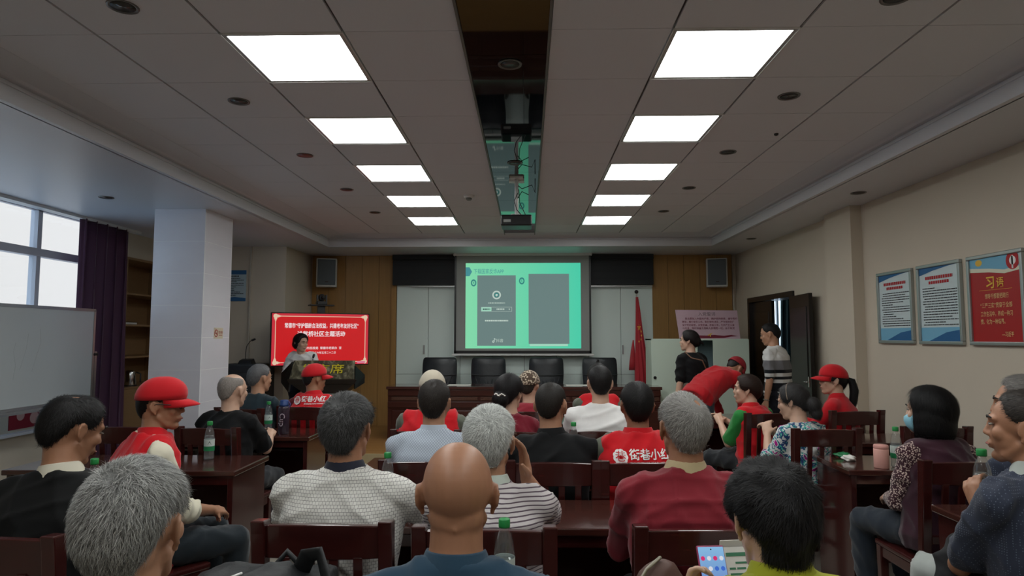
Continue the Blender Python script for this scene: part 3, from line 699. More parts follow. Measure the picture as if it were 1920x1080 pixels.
m = MB(); rect2d(m, 0.0, 0.012, 0.03, 0.075); poly2d(m, [(-0.03, 0.05), (0.03, 0.082), (0.034, 0.072), (-0.026, 0.04)]); flat(m, 'emblem', M_gold, bd, FP(0, 0) @ Matrix.Translation((0, 0, 0.001)))

# ---- double door on the right wall
M_door = mat('door_dark', srgb(28, 22, 21), 0.35, coat=0.2)
dr = struct(MB().box(XR-0.03, XR+0.2, 9.65, 9.72, 0, 2.12).box(XR-0.03, XR+0.2, 8.08, 8.15, 0, 2.12).box(XR-0.03, XR+0.2, 8.15, 9.65, 2.05, 2.12).build('door_1', M_door))
lf = MB().box(XR+0.02, XR+0.06, 8.90, 9.645, 0.01, 2.045).build('door_leaf', M_door, dr)
for z0, z1 in ((0.15, 0.9), (1.0, 1.9)): MB().box(XR+0.012, XR+0.02, 9.0, 9.55, z0, z1).build('door_panel', M_door, lf, bevel=0.004)
me = MB().box(0, 0.74, -0.02, 0.02, 0.01, 2.045).mesh('door_leaf')
lf2 = finish(bpy.data.objects.new('door_leaf', me), M_door, dr, loc=(XR-0.035, 8.11, 0), rotz=math.radians(-96))
for z0, z1 in ((0.15, 0.9), (1.0, 1.9)): MB().box(0.09, 0.65, -0.028, -0.02, z0, z1).build('door_panel', M_door, lf2, bevel=0.004)
MB().box(0.645, 0.685, -0.027, -0.02, 0.98, 1.10).build('lock_plate', M_chrome, lf2, bevel=0.003); MB().limb([(0.665, -0.03, 1.04), (0.665, -0.06, 1.04), (0.60, -0.062, 1.04)], [0.007]*3, 8).build('door_handle', M_chrome, lf2, smooth=True)
# corridor behind the door
co = struct(MB().box(XR+0.2, 6.2, 7.0, 10.8, -0.2, 0.0).box(XR+0.2, 6.2, 7.0, 10.8, 2.6, 2.75).box(XR+0.2, 4.02, 10.8, 10.95, 0, 2.6).box(4.5, 6.2, 10.8, 10.95, 0, 2.6).box(4.02, 4.5, 10.8, 10.95, 0, 1.3).box(4.02, 4.5, 10.8, 10.95, 2.35, 2.6).box(XR+0.2, 6.2, 6.85, 7.0, 0, 2.6).box(6.2, 6.35, 7.0, 10.8, 0, 2.6).build('wall_corridor', mat('corridor_wall', srgb(170, 178, 178), 0.8)))
struct(MB().box(4.02, 4.06, 10.84, 10.9, 1.3, 2.35).box(4.14, 4.17, 10.84, 10.9, 1.3, 2.35).box(4.46, 4.5, 10.84, 10.9, 1.3, 2.35).box(4.06, 4.46, 10.84, 10.9, 1.3, 1.34).box(4.06, 4.46, 10.84, 10.9, 2.31, 2.35).build('window_2', M_frame))
MB().box(4.06, 4.46, 10.868, 10.872, 1.34, 2.31).build('pane', M_pane, bpy.data.objects['window_2'])
cc = drape('corridor_curtain', '', 0.0, 0.42, 0.0, 0.9, 2.45, 5, 0.02, mat('teal_curtain', srgb(70, 98, 104), 0.7)); cc.rotation_euler = (0, 0, -PI/2); cc.location = (4.17, 10.72, 0)
tag(cc, 'grey teal curtain hanging in the corridor seen through the open door', 'curtain')

# ---- side console with microphone, wall notice
cs = thing('console_table', 'dark side console with a microphone by the left front wall', 'console', (-4.15, 8.75, 0))
MB().box(0, 0.60, 0, 0.40, 1.15, 1.18).build('top', M_black, cs); MB().box(0.02, 0.58, 0.02, 0.38, 0.0, 1.15).build('body', mat('console_dark', srgb(26, 24, 28), 0.5), cs)
for i in range(3): MB().box(0.05, 0.55, 0.005, 0.02, 0.2+0.3*i, 0.46+0.3*i).build('drawer', M_black, cs, bevel=0.004)
gm2 = thing('microphone', 'black gooseneck conference microphone on the dark side console', 'microphone', (-3.86, 8.88, 1.18))
MB().hexa([(-0.10, -0.07, 0), (0.10, -0.07, 0), (0.10, 0.07, 0), (-0.10, 0.07, 0)], [(-0.08, -0.05, 0.05), (0.08, -0.05, 0.05), (0.08, 0.05, 0.07), (-0.08, 0.05, 0.07)]).build('base', M_black, gm2, bevel=0.006)
MB().limb([(-0.02, 0, 0.05), (-0.02, 0, 0.16), (0.0, -0.01, 0.25), (0.05, -0.02, 0.31), (0.08, -0.02, 0.325)], [0.005]*5, 8).build('gooseneck', M_black, gm2, smooth=True); MB().limb([(0.075, -0.02, 0.323), (0.11, -0.02, 0.335)], [0.014, 0.014], 10).build('capsule', M_black, gm2, smooth=True)
M_pblue = mat('poster_blue', srgb(36, 96, 146), 0.5); M_ppale = mat('poster_pale', srgb(176, 196, 204), 0.5)
def lines_print(m, x0, x1, z0, z1, n, seed, h=0.4):
    r = random.Random(seed); st = (z1-z0)/n
    for i in range(n):
        zz = z1 - st*(i+0.5); xe = x1 if r.random() < 0.6 else x0 + (x1-x0)*r.uniform(0.35, 0.9)
        dashes(m, x0 + (0.02 if r.random() < 0.3 else 0), xe, zz, st*h, seed*31+i, (0.012, 0.05), 0.004)
pw = tag(MB().box(-0.165, 0.165, -0.008, 0.0, 0, 0.445).build('wall_notice', M_ppale, loc=(-4.205, 9.199, 2.06)), 'small blue and white notice on the wall beside the tiled column', 'notice')
fq = plane_frame((0, -0.009, 0), (1, 0, 0), (0, 0, 1))
m = MB(); rect2d(m, -0.165, 0.165, 0.385, 0.445); rect2d(m, -0.165, 0.165, 0, 0.03); poly2d(m, [(-0.165, 0.03), (0.165, 0.03), (0.165, 0.045), (0, 0.06), (-0.165, 0.04)]); flat(m, 'colour_band', M_pblue, pw, fq)
m = MB(); dashes(m, -0.06, 0.06, 0.36, 0.018, 4); lines_print(m, -0.13, 0.13, 0.07, 0.34, 11, 6, 0.35); flat(m, 'print', M_ink, pw, fq @ Matrix.Translation((0, 0, 0.0006)))

# ---- framed notices on the right wall
M_fsil = mat('frame_silver', srgb(170, 176, 174), 0.35, 0.7)
M_pg = mat('poster_white', srgb(205, 220, 222), 0.45)
def framed(yc, w, h, zc, lab, red=False):
    t = thing('framed_notice', lab, 'notice', (XR, yc, zc), -PI/2, 'framed notices on the right wall')   # local x -> world -y, local -y -> world -x
    hw, hh, b = w/2, h/2, 0.028
    for x0, x1, z0, z1 in ((-hw, hw, hh-b, hh), (-hw, hw, -hh, -hh+b), (-hw, -hw+b, -hh+b, hh-b), (hw-b, hw, -hh+b, hh-b)):
        MB().box(x0, x1, -0.03, 0, z0, z1).build('frame_bar', M_fsil, t, bevel=0.006)
    pg = MB().box(-hw+b, hw-b, -0.014, -0.002, -hh+b, hh-b).build('sheet', mat('poster_red', srgb(168, 22, 26), 0.45) if red else M_pg, t)
    q = plane_frame((0, -0.0155, 0), (1, 0, 0), (0, 0, 1))
    iw, ih = hw-b, hh-b
    if not red:
        m = MB(); poly2d(m, [(-iw, ih), (-iw, ih-0.06), (-iw*0.3, ih-0.03), (iw*0.5, ih-0.008), (iw, ih)]); flat(m, 'top_wave', M_pblue, pg, q)
        m = MB(); poly2d(m, [(-iw*0.6, -ih), (iw, -ih), (iw, -ih+0.09), (iw*0.3, -ih+0.07)]); flat(m, 'bottom_wave', M_pblue, pg, q)
        m = MB(); rect2d(m, -iw, iw, -ih, -ih+0.11); flat(m, 'colour_band', mat('poster_sky', srgb(120, 180, 210), 0.45), pg, q @ Matrix.Translation((0, 0, -0.0006)))
        m = MB(); dashes(m, -iw*0.68, iw*0.72, ih-0.085, 0.026, 9, (0.02, 0.026), 0.006); dashes(m, -iw*0.5, iw*0.55, ih-0.125, 0.024, 12, (0.02, 0.026), 0.006); flat(m, 'title_print', M_redprint, pg, q @ Matrix.Translation((0, 0, 0.0006)))
        m = MB(); lines_print(m, -iw*0.85, iw*0.9, -ih+0.12, ih-0.16, 15, int(yc*10), 0.34); flat(m, 'print', M_ink, pg, q @ Matrix.Translation((0, 0, 0.0006)))
    else:
        m = MB(); poly2d(m, [(-iw, ih), (-iw, ih-0.09), (-iw*0.2, ih-0.105), (iw*0.4, ih-0.125), (iw, ih-0.11), (iw, ih)]); flat(m, 'sky_band', mat('poster_sky2', srgb(112, 176, 206), 0.45), pg, q)
        m = MB(); poly2d(m, [(-iw, ih-0.062), (-iw*0.2, ih-0.08), (iw*0.4, ih-0.10), (iw, ih-0.085), (iw, ih-0.112), (iw*0.4, ih-0.127), (-iw*0.2, ih-0.107), (-iw, ih-0.092)]); flat(m, 'pale_band', mat('poster_cream', srgb(226, 224, 200), 0.45), pg, q @ Matrix.Translation((0, 0, 0.0004)))
        m = MB(); disc2d(m, -iw*0.62, ih-0.03, 0.035, 14, ry=0.024); flat(m, 'sun_print', M_gold, pg, q @ Matrix.Translation((0, 0, 0.0006)))
        m = MB(); ring2d(m, iw*0.72, ih-0.045, 0.028, 0.062); flat(m, 'ribbon_print', M_redprint, pg, q @ Matrix.Translation((0, 0, 0.0007)))
        m = MB(); disc2d(m, iw*0.72, ih-0.045, 0.03); rect2d(m, iw*0.68, iw*0.74, ih-0.1, ih-0.01); flat(m, 'column_print', M_whiteprint, pg, q @ Matrix.Translation((0, 0, 0.0009)))
        G = q @ Matrix.Translation((0, 0, 0.0006))
        text_on('习', 0.095, M_gold, pg, G @ Matrix.Translation((-0.045, 0.115, 0)), bold=0.002); text_on('语', 0.075, M_gold, pg, G @ Matrix.Translation((0.05, 0.11, 0)), bold=0.001)
        m = MB(); rect2d(m, -0.16, 0.16, 0.066, 0.068); flat(m, 'rule', M_gold, pg, G)
        M_cr = mat('poster_cream_text', srgb(226, 190, 130), 0.5)
        for s, x, z, w in (('领导干部要把践行', 0.01, 0.02, 0.23), ('“三严三实”贯穿于全部', 0.0, -0.045, 0.31), ('工作生活中，养成一种习', 0.0, -0.105, 0.31), ('惯、化为一种境界。', -0.03, -0.16, 0.24), ('—习近平', 0.10, -0.25, 0.11)):
            text_on(s, 0.04, M_cr, pg, G @ Matrix.Translation((x, z, 0)), bold=0.0002, fit=w)
framed(5.875, 0.55, 0.65, 1.815, 'silver framed blue and white notice nearest the door')
framed(5.25, 0.55, 0.655, 1.815, 'silver framed blue and white notice beside the red one')
framed(4.625, 0.55, 0.655, 1.815, 'silver framed red notice with gold lettering on the side wall', True)

# ---- projector hanging under the black glass strip
pj = thing('projector', 'black projector hanging from a white pole under the black ceiling strip', 'projector', (-0.095, 5.87, 0))
MB().box(-0.06, 0.06, -0.06, 0.06, ZC-0.015, ZC).build('ceiling_plate', M_white, pj); MB().limb([(0, 0, ZC-0.01), (0, 0, 2.66)], [0.018, 0.018], 12, cap=False).build('pole', M_white, pj, smooth=True)
MB().box(-0.05, 0.05, -0.05, 0.05, 2.645, 2.665).build('bracket', M_white, pj); MB().box(-0.14, 0.14, -0.13, 0.12, 2.545, 2.645).build('body', mat('projector_black', srgb(20, 21, 23), 0.35), pj, bevel=0.012)
MB().box(-0.115, -0.05, -0.133, -0.128, 2.575, 2.60).build('port', M_metal, pj); MB().limb([(0.07, 0.10, 2.59), (0.07, 0.14, 2.59)], [0.035, 0.033], 14).build('lens', M_black, pj, smooth=True)
MB().box(-0.07, 0.07, 0.02, 0.10, ZC-0.03, ZC-0.001).build('junction_box', M_white, pj)
for i, pth in enumerate(([(0.0, 0.0, 2.95), (0.05, -0.03, 2.9), (0.14, -0.05, 2.93), (0.17, -0.05, 2.86), (0.17, -0.04, 2.99)], [(0.0, 0.0, 2.80), (0.05, -0.05, 2.87), (0.11, -0.05, 2.84)], [(0.01, -0.02, 2.86), (-0.02, -0.06, 2.78), (0.0, -0.08, 2.70), (0.05, -0.09, 2.64)], [(0.02, 0.0, 2.9), (0.03, -0.06, 2.76), (0.08, -0.1, 2.65)])):
    MB().limb(pth, [0.004]*len(pth), 6).build('cable', M_black, pj, smooth=True)

# ---- whiteboard in front of the window
M_wb = mat('whiteboard_face', srgb(196, 204, 206), 0.25, noise=(1.5, 0.06))
wbd = thing('whiteboard', 'mobile whiteboard with faint marker traces beside the window', 'whiteboard', (-4.45, 5.38, 0))
MB().box(-0.012, 0.012, -1.17, 1.17, 0.92, 1.82).build('panel', M_wb, wbd)
for z in (0.92, 1.82): MB().box(-0.018, 0.018, -1.18, 1.18, z-0.014, z+0.014).build('frame_bar', M_metal, wbd)
for y in (-1.17, 1.17): MB().box(-0.018, 0.018, y-0.014, y+0.014, 0.92, 1.82).build('frame_bar', M_metal, wbd)
for s in (-1, 1):
    MB().box(-0.02, 0.02, s*1.205-0.016, s*1.205+0.016, 0.07, 1.40).build('stand_post', M_metal, wbd); MB().box(-0.30, 0.30, s*1.205-0.02, s*1.205+0.02, 0.05, 0.08).build('stand_foot', M_metal, wbd)
    for q in (-1, 1): MB().blob((q*0.28, s*1.205, 0.026), (0.025, 0.018, 0.026), n=10, m=6).build('caster', M_black, wbd, smooth=True)
    MB().limb([(0.0, s*1.185, 1.37), (0.0, s*1.235, 1.37)], [0.024, 0.024], 12).build('pivot_knob', M_black, wbd, smooth=True)
MB().box(-0.02, 0.10, -0.9, 0.9, 0.885, 0.905).build('pen_tray', M_metal, wbd)
M_trace = mat('marker_trace', srgb(172, 180, 182), 0.5)
for i, pth in enumerate(([(1.50, 0.16), (1.42, 0.14), (1.30, 0.17), (1.18, 0.15)], [(1.62, 0.44), (1.50, 0.45), (1.36, 0.40), (1.24, 0.36)], [(1.58, 0.30), (1.44, 0.28), (1.26, 0.22)])):
    MB().limb([(0.0120, y, z) for z, y in pth], [0.0014]*len(pth), 6).build('marker_stroke', M_trace, wbd)
# paper-cut decoration on the wall under the window
dc = tag(MB().box(0, 0.004, -0.24, 0.24, -0.11, 0.11).build('paper_cut', mat('decor_red', srgb(150, 30, 46), 0.6), loc=(XL+0.002, 6.42, 0.76)), 'red festive paper decoration stuck on the wall below the window', 'decoration')
M_dc2 = mat('decor_pink', srgb(216, 170, 160), 0.6)
m = MB(); disc2d(m, -0.1, 0.02, 0.05); disc2d(m, 0.08, -0.02, 0.06); disc2d(m, 0.0, 0.06, 0.03); disc2d(m, 0.16, 0.05, 0.035); flat(m, 'decoration_print', M_dc2, dc, plane_frame((0.0055, 0, 0), (0, 1, 0), (0, 0, 1)))

# ================================================================== DESKS AND CHAIRS
def desk(x0, x1, y0, y1, lab, grp, h=0.78):
    t = thing('meeting_desk', lab, 'desk', ((x0+x1)/2, (y0+y1)/2, 0), 0, grp)
    w, d = (x1-x0)/2, (y1-y0)/2
    MB().box(-w, w, -d, d, h-0.032, h).build('top', M_wood_top, t, bevel=0.006)
    for s in (-1, 1): MB().box(s*(w-0.035)-0.016, s*(w-0.035)+0.016, -d+0.02, d-0.02, 0.0, h-0.032).build('end_panel', M_wood, t, bevel=0.003)
    MB().box(-w+0.05, w-0.05, d-0.06, d-0.045, 0.12, h-0.032).build('front_panel', M_wood, t)
    MB().box(-w+0.05, w-0.05, 0.0, d-0.07, h-0.15, h-0.135).build('shelf', M_wood, t)
    MB().box(-w+0.05, w-0.05, -d+0.03, -d+0.045, h-0.085, h-0.032).build('apron', M_wood, t)
    return t
for y0, s in ((1.62, 'under the bald man\'s bottle, rearmost of the middle block'), (2.68, 'second from the rear in the middle block'), (3.73, 'third from the rear in the middle block'), (4.78, 'fourth from the rear in the middle block'), (5.85, 'foremost in the middle block')):
    desk(-0.98, 0.98, y0, y0+0.46, 'long dark mahogany desk ' + s, 'middle block desks')
for y0, s in ((2.42, 'rearmost of the window block, with one water bottle'), (3.75, 'second from the rear in the window block'), (5.02, 'holding the blue-lidded tumbler, window block'), (6.18, 'foremost in the window block')):
    desk(-3.05, -1.68, y0, y0+0.50, 'dark mahogany desk ' + s, 'window block desks')
for y0, x0, s in ((2.62, 1.86, 'rearmost of the door block, by the seated man in navy'), (3.86, 1.86, 'holding the pink flask in the door block'), (4.84, 2.05, 'behind the red capped woman with the ponytail'), (6.15, 1.55, 'foremost in the door block')):
    desk(x0, 3.16, y0, y0+0.48, 'dark mahogany desk ' + s, 'door block desks')

CH = {}
def chair_mesh(key, fn):
    if key not in CH:
        mb = MB(); fn(mb); me = mb.mesh(key.split('#')[0]); me.materials.append(M_wood); CH[key] = me
    return CH[key]
def wooden_chair(x, y, rz, lab, grp='wooden audience chairs'):
    """faces +Y locally, seat centre above the origin"""
    t = thing('wooden_chair', lab, 'chair', (x, y, 0), rz, grp)
    def part(name, key, fn, bevel=0.004):
        o = bpy.data.objects.new(name, chair_mesh(name + '#' + key, fn)); COL.objects.link(o); o.parent = t
        if bevel:
            b = o.modifiers.new('bevel', 'BEVEL'); b.width = bevel; b.segments = 2; b.limit_method = 'ANGLE'; b.angle_limit = 0.7
    part('seat', 's', lambda m: m.hexa([(-0.215, -0.20, 0.425), (0.215, -0.20, 0.425), (0.225, 0.225, 0.425), (-0.225, 0.225, 0.425)], [(-0.215, -0.20, 0.45), (0.215, -0.20, 0.45), (0.225, 0.225, 0.455), (-0.225, 0.225, 0.455)]), 0.008)
    for s, k in ((-1, 'l'), (1, 'r')):
        def post(m, s=s):
            a = s*0.182; b = s*0.228; x0, x1 = min(a, b), max(a, b)
            m.loft([[(x0, -0.225, 0), (x1, -0.225, 0), (x1, -0.185, 0), (x0, -0.185, 0)], [(x0, -0.215, 0.45), (x1, -0.215, 0.45), (x1, -0.175, 0.45), (x0, -0.175, 0.45)],
                    [(x0, -0.255, 0.92), (x1, -0.255, 0.92), (x1, -0.205, 0.92), (x0, -0.205, 0.92)], [(x0, -0.262, 0.962), (x1, -0.262, 0.962), (x1, -0.205, 0.957), (x0, -0.205, 0.957)]])
        part('back_post', k, post, 0.005)
        part('leg', k, lambda m, s=s: m.hexa([(s*0.20-0.018, 0.175, 0), (s*0.20+0.018, 0.175, 0), (s*0.20+0.018, 0.211, 0), (s*0.20-0.018, 0.211, 0)], [(s*0.20-0.022, 0.172, 0.43), (s*0.20+0.022, 0.172, 0.43), (s*0.20+0.022, 0.216, 0.43), (s*0.20-0.022, 0.216, 0.43)]))
        part('side_stretcher', k, lambda m, s=s: m.box(s*0.203-0.011, s*0.203+0.011, -0.19, 0.18, 0.17, 0.20))
        part('side_apron', k, lambda m, s=s: m.box(s*0.205-0.01, s*0.205+0.01, -0.19, 0.18, 0.37, 0.425))
    def rail(m):
        n = 9; up = []; rr = []
        for i in range(n):
            x = -0.183 + 0.366*i/(n-1); c = 0.018*(1-(x/0.183)**2)
            y0 = -0.232 - c; lift = 0.008*(1-(x/0.183)**2)
            rr.append([(x, y0, 0.838), (x, y0+0.022, 0.838), (x, y0+0.012, 0.944+lift), (x, y0-0.014, 0.944+lift)])
        m.loft(rr)
    part('top_rail', 't', rail, 0.004)
    part('lower_rail', 'b', lambda m: m.box(-0.183, 0.183, -0.222, -0.200, 0.555, 0.595))
    for i in range(4):
        xx = -0.117 + 0.078*i
        part('slat', str(i), lambda m, xx=xx: m.loft([[(xx-0.015, -0.217, 0.59), (xx+0.015, -0.217, 0.59), (xx+0.015, -0.204, 0.59), (xx-0.015, -0.204, 0.59)], [(xx-0.015, -0.247, 0.845), (xx+0.015, -0.247, 0.845), (xx+0.015, -0.233, 0.845), (xx-0.015, -0.233, 0.845)]]), 0.002)
    part('front_apron', 'f', lambda m: m.box(-0.18, 0.18, 0.185, 0.203, 0.37, 0.425)); part('rear_apron', 'k', lambda m: m.box(-0.18, 0.18, -0.205, -0.187, 0.37, 0.425)); part('cross_stretcher', 'c', lambda m: m.box(-0.195, 0.195, -0.01, 0.012, 0.172, 0.198))
    return t
R = math.radians
chairs = [(-2.72, 4.56, 0, 'standing empty beside the tiled column'), (2.72, 4.66, 0, 'standing empty against the side wall')]
for x, y, rz, lab in chairs: wooden_chair(x, y, rz, 'dark wooden slat-back chair ' + lab)
# ================================================================== PEOPLE
QUEUE = []
def remesh(mb, vox, smooth, done):
    """queue a union of closed shapes to become one continuous surface"""
    QUEUE.append((mb, vox, smooth, done))
def run_queue():
    objs = []
    for mb, vox, sm, done in QUEUE:
        o = bpy.data.objects.new('union', mb.mesh('union')); COL.objects.link(o)
        r = o.modifiers.new('r', 'REMESH'); r.mode = 'VOXEL'; r.voxel_size = vox; r.use_smooth_shade = True
        if sm:
            s = o.modifiers.new('s', 'SMOOTH'); s.factor = 0.5; s.iterations = sm
        objs.append(o)
    bpy.context.view_layer.update()
    dg = bpy.context.evaluated_depsgraph_get()
    meshes = [bpy.data.meshes.new_from_object(o.evaluated_get(dg)) for o in objs]
    for o in objs:
        me = o.data; bpy.data.objects.remove(o); bpy.data.meshes.remove(me)
    todo = list(zip(QUEUE, meshes)); QUEUE.clear()
    for (mb, vox, sm, done), me in todo: me.shade_smooth(); done(me)

def mesh_np(me):
    v = np.empty(len(me.vertices)*3); me.vertices.foreach_get('co', v); v = v.reshape(-1, 3)
    n = np.empty(len(me.vertices)*3); me.vertices.foreach_get('normal', n); n = n.reshape(-1, 3)
    return v, n
def wrinkle(me, amp, seed, scale=1.0):
    """cloth folds: narrow creases in a few directions, strongest in patches, pushed along the normals"""
    v, n = mesh_np(me); r = np.random.default_rng(seed); d = np.zeros(len(v))
    for k in range(9):
        w = r.normal(size=3)*np.array((1.0, 1.0, 0.75)); w /= np.linalg.norm(w); f = r.uniform(34, 84)*scale
        ph = v @ w * f + 1.3*np.sin(v @ r.normal(size=3) * 8 + r.uniform(0, 6)) + r.uniform(0, 6)
        g = np.clip(np.sin(v @ r.normal(size=3) * 5.5 + r.uniform(0, 6)), 0, 1)
        d += ((1 - np.abs(np.sin(ph*0.5)))**2.2 - 0.22) * g
    v = v + n * (d*amp)[:, None]
    me.vertices.foreach_set('co', v.ravel()); me.update()

# ---- materials of skin, hair and cloth
def skin_mat(name, rgb, gloss=0.45):
    m = mat('skin_' + name, srgb(*rgb), gloss, noise=(18, 0.10), bump=(240, 0.06, 0.001))
    m.node_tree.nodes['Principled BSDF'].inputs['Subsurface Weight'].default_value = 0.0
    return m
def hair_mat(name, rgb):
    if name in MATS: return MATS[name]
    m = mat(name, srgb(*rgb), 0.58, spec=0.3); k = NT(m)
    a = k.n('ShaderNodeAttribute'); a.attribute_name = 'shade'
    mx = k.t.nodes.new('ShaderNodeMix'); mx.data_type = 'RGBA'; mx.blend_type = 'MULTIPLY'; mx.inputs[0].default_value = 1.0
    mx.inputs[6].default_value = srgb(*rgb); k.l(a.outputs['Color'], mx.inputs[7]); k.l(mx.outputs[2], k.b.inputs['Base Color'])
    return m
def cloth(name, rgb, rough=0.85, sheen=0.2): return mat('cloth_' + name, srgb(*rgb), rough, sheen=sheen, spec=0.25, noise=(30, 0.06), bump=(420, 0.12, 0.001))
def cloth_pattern(name, fn):
    if name in MATS: return MATS[name]
    m = mat(name, (0.5, 0.5, 0.5, 1), 0.85, spec=0.25, sheen=0.15); k = NT(m); k.l(fn(k), k.b.inputs['Base Color']); return m
def xz(k, s):
    sep = k.n('ShaderNodeSeparateXYZ'); k.l(k.obj(), sep.inputs[0])
    return k.math('MULTIPLY', sep.outputs[0], s), k.math('MULTIPLY', sep.outputs[2], s), sep
def pat_hex(k):
    x, z, _ = xz(k, 1/0.0118)
    c = k.n('ShaderNodeCombineXYZ'); k.l(x, c.inputs[0]); k.l(z, c.inputs[1])
    b = k.n('ShaderNodeTexBrick', offset=0.5, i_Scale=1.0); b.inputs['Mortar Size'].default_value = 0.055; b.inputs['Brick Width'].default_value = 1.0; b.inputs['Row Height'].default_value = 0.9; b.inputs['Mortar Smooth'].default_value = 0.2
    k.l(c.outputs[0], b.inputs['Vector'])
    b.inputs['Color1'].default_value = srgb(226, 224, 218); b.inputs['Color2'].default_value = srgb(220, 218, 212); b.inputs['Mortar'].default_value = srgb(128, 126, 122)
    return b.outputs[0]
def pat_diamond(k):
    x, z, _ = xz(k, 1/0.014)
    a = k.math('FRACT', k.math('ADD', x, z)); b = k.math('FRACT', k.math('SUBTRACT', x, z))
    d = k.math('MINIMUM', k.math('ABSOLUTE', k.math('SUBTRACT', a, 0.5)), k.math('ABSOLUTE', k.math('SUBTRACT', b, 0.5)))
    return k.mix(k.math('LESS_THAN', d, 0.1), srgb(196, 206, 218), srgb(148, 160, 178))
def pat_stripe(k):
    x, z, _ = xz(k, 1/0.0135)
    return k.mix(k.math('LESS_THAN', k.math('FRACT', z), 0.3), srgb(205, 198, 198), srgb(92, 78, 88))
def pat_navy(k):
    v = k.n('ShaderNodeTexVoronoi', i_Scale=130.0, i_Randomness=0.15); k.l(k.obj(), v.inputs['Vector'])
    return k.mix(k.math('LESS_THAN', v.outputs['Distance'], 0.22), srgb(46, 52, 68), srgb(98, 106, 120))
def pat_floral(k):
    v = k.n('ShaderNodeTexVoronoi', i_Scale=26.0); k.l(k.obj(), v.inputs['Vector'])
    n = k.n('ShaderNodeTexNoise', i_Scale=16.0, i_Detail=4.0, i_Distortion=1.2); k.l(k.obj(), n.inputs['Vector'])
    r = k.n('ShaderNodeValToRGB'); r.color_ramp.interpolation = 'CONSTANT'
    cs = [(0, (222, 224, 222)), (0.36, (222, 224, 222)), (0.46, (36, 66, 120)), (0.52, (70, 178, 160)), (0.57, (216, 218, 220)), (0.64, (168, 24, 128)), (0.72, (60, 60, 110))]
    for i, (p, c) in enumerate(cs):
        e = r.color_ramp.elements[i] if i < 2 else r.color_ramp.elements.new(p)
        e.position = p; e.color = srgb(*c)
    k.l(n.outputs[0], r.inputs[0])
    return k.mix(k.math('LESS_THAN', v.outputs['Distance'], 0.34), r.outputs[0], srgb(176, 36, 140))if False else r.outputs[0]
def pat_speck(k):
    v = k.n('ShaderNodeTexVoronoi', i_Scale=110.0); k.l(k.obj(), v.inputs['Vector'])
    return k.mix(k.math('LESS_THAN', v.outputs['Distance'], 0.42), srgb(64, 34, 44), srgb(208, 186, 176))
def pat_bands(k):
    x, z, sep = xz(k, 1.0)
    r = k.n('ShaderNodeValToRGB'); r.color_ramp.interpolation = 'CONSTANT'
    B, Wt, G = (18, 20, 26), (212, 212, 210), (116, 116, 120)
    cs = [(0.0, Wt), (0.86, B), (0.895, Wt), (0.91, B), (0.93, Wt), (0.955, B), (1.05, Wt), (1.085, B), (1.115, Wt), (1.155, B), (1.19, G), (1.29, Wt)]
    r.color_ramp.elements.remove(r.color_ramp.elements[1])
    for i, (p, c) in enumerate(cs):
        e = r.color_ramp.elements[0] if i == 0 else r.color_ramp.elements.new(p/1.6)
        e.position = p/1.6; e.color = srgb(*c)
    k.l(k.math('DIVIDE', z, 1.6), r.inputs[0]); return r.outputs[0]
def pat_cap(k):
    v = k.n('ShaderNodeTexVoronoi', i_Scale=60.0); k.l(k.obj(), v.inputs['Vector'])
    return k.mix(k.math('LESS_THAN', v.outputs['Distance'], 0.45), srgb(86, 70, 58), srgb(206, 190, 168))

# ---- head
CR_C = np.array((0, -0.012, 0.026)); CR_R = np.array((0.0765, 0.098, 0.090))
def head_shapes(mb, H, s, ears=True):
    T = lambda *p: tuple(H @ (Vector(p)*s))
    R3 = H.to_3x3()
    def blob(c, r, rot=None): mb.blob(T(*c), [q*s for q in r], R3 @ rot if rot else R3)
    mb.blob(T(*CR_C), [q*s for q in CR_R], R3, 24, 16)
    blob((0, -0.040, -0.036), (0.060, 0.046, 0.058)); blob((0, 0.028, -0.030), (0.061, 0.063, 0.082))
    mb.limb([T(-0.047, 0.004, -0.05), T(-0.03, 0.045, -0.085), T(0, 0.066, -0.097), T(0.03, 0.045, -0.085), T(0.047, 0.004, -0.05)], [q*s for q in (0.02, 0.021, 0.02, 0.021, 0.02)])
    blob((0, 0.074, -0.094), (0.019, 0.017, 0.016))
    mb.limb([T(0, 0.087, 0.020), T(0, 0.095, -0.004), T(0, 0.101, -0.021)], [q*s for q in (0.007, 0.008, 0.0105)]); blob((-0.0105, 0.093, -0.025), (0.008, 0.010, 0.007)); blob((0.0105, 0.093, -0.025), (0.008, 0.010, 0.007))
    mb.limb([T(-0.042, 0.072, 0.027), T(-0.02, 0.084, 0.031), T(0, 0.087, 0.03), T(0.02, 0.084, 0.031), T(0.042, 0.072, 0.027)], [0.0085*s]*5)
    mb.limb([T(-0.021, 0.086, -0.054), T(0, 0.094, -0.052), T(0.021, 0.086, -0.054)], [0.006*s, 0.0075*s, 0.006*s]); mb.limb([T(-0.017, 0.085, -0.064), T(0, 0.092, -0.065), T(0.017, 0.085, -0.064)], [0.006*s, 0.0075*s, 0.006*s])
    for q in (-1, 1): blob((q*0.042, 0.062, -0.018), (0.02, 0.02, 0.024))
    if ears:
        for q in (-1, 1):
            rot = Matrix.Rotation(q*0.34, 3, 'Z') @ Matrix.Rotation(0.18, 3, 'X')
            blob((q*0.0795, -0.012, -0.002), (0.006, 0.0145, 0.025), rot)
            pts = []
            for t in np.linspace(-1.2, 3.9, 11):
                p = rot @ Vector((q*0.003, -0.018*math.cos(t)*-1*-1, 0.031*math.sin(t))); pts.append(T(q*0.0805+p.x, -0.012+p.y*0.86, -0.001+p.z*0.84))
            mb.limb(pts, [0.0052*s]*len(pts), 8)
            blob((q*0.077, -0.004, -0.034), (0.006, 0.008, 0.010))

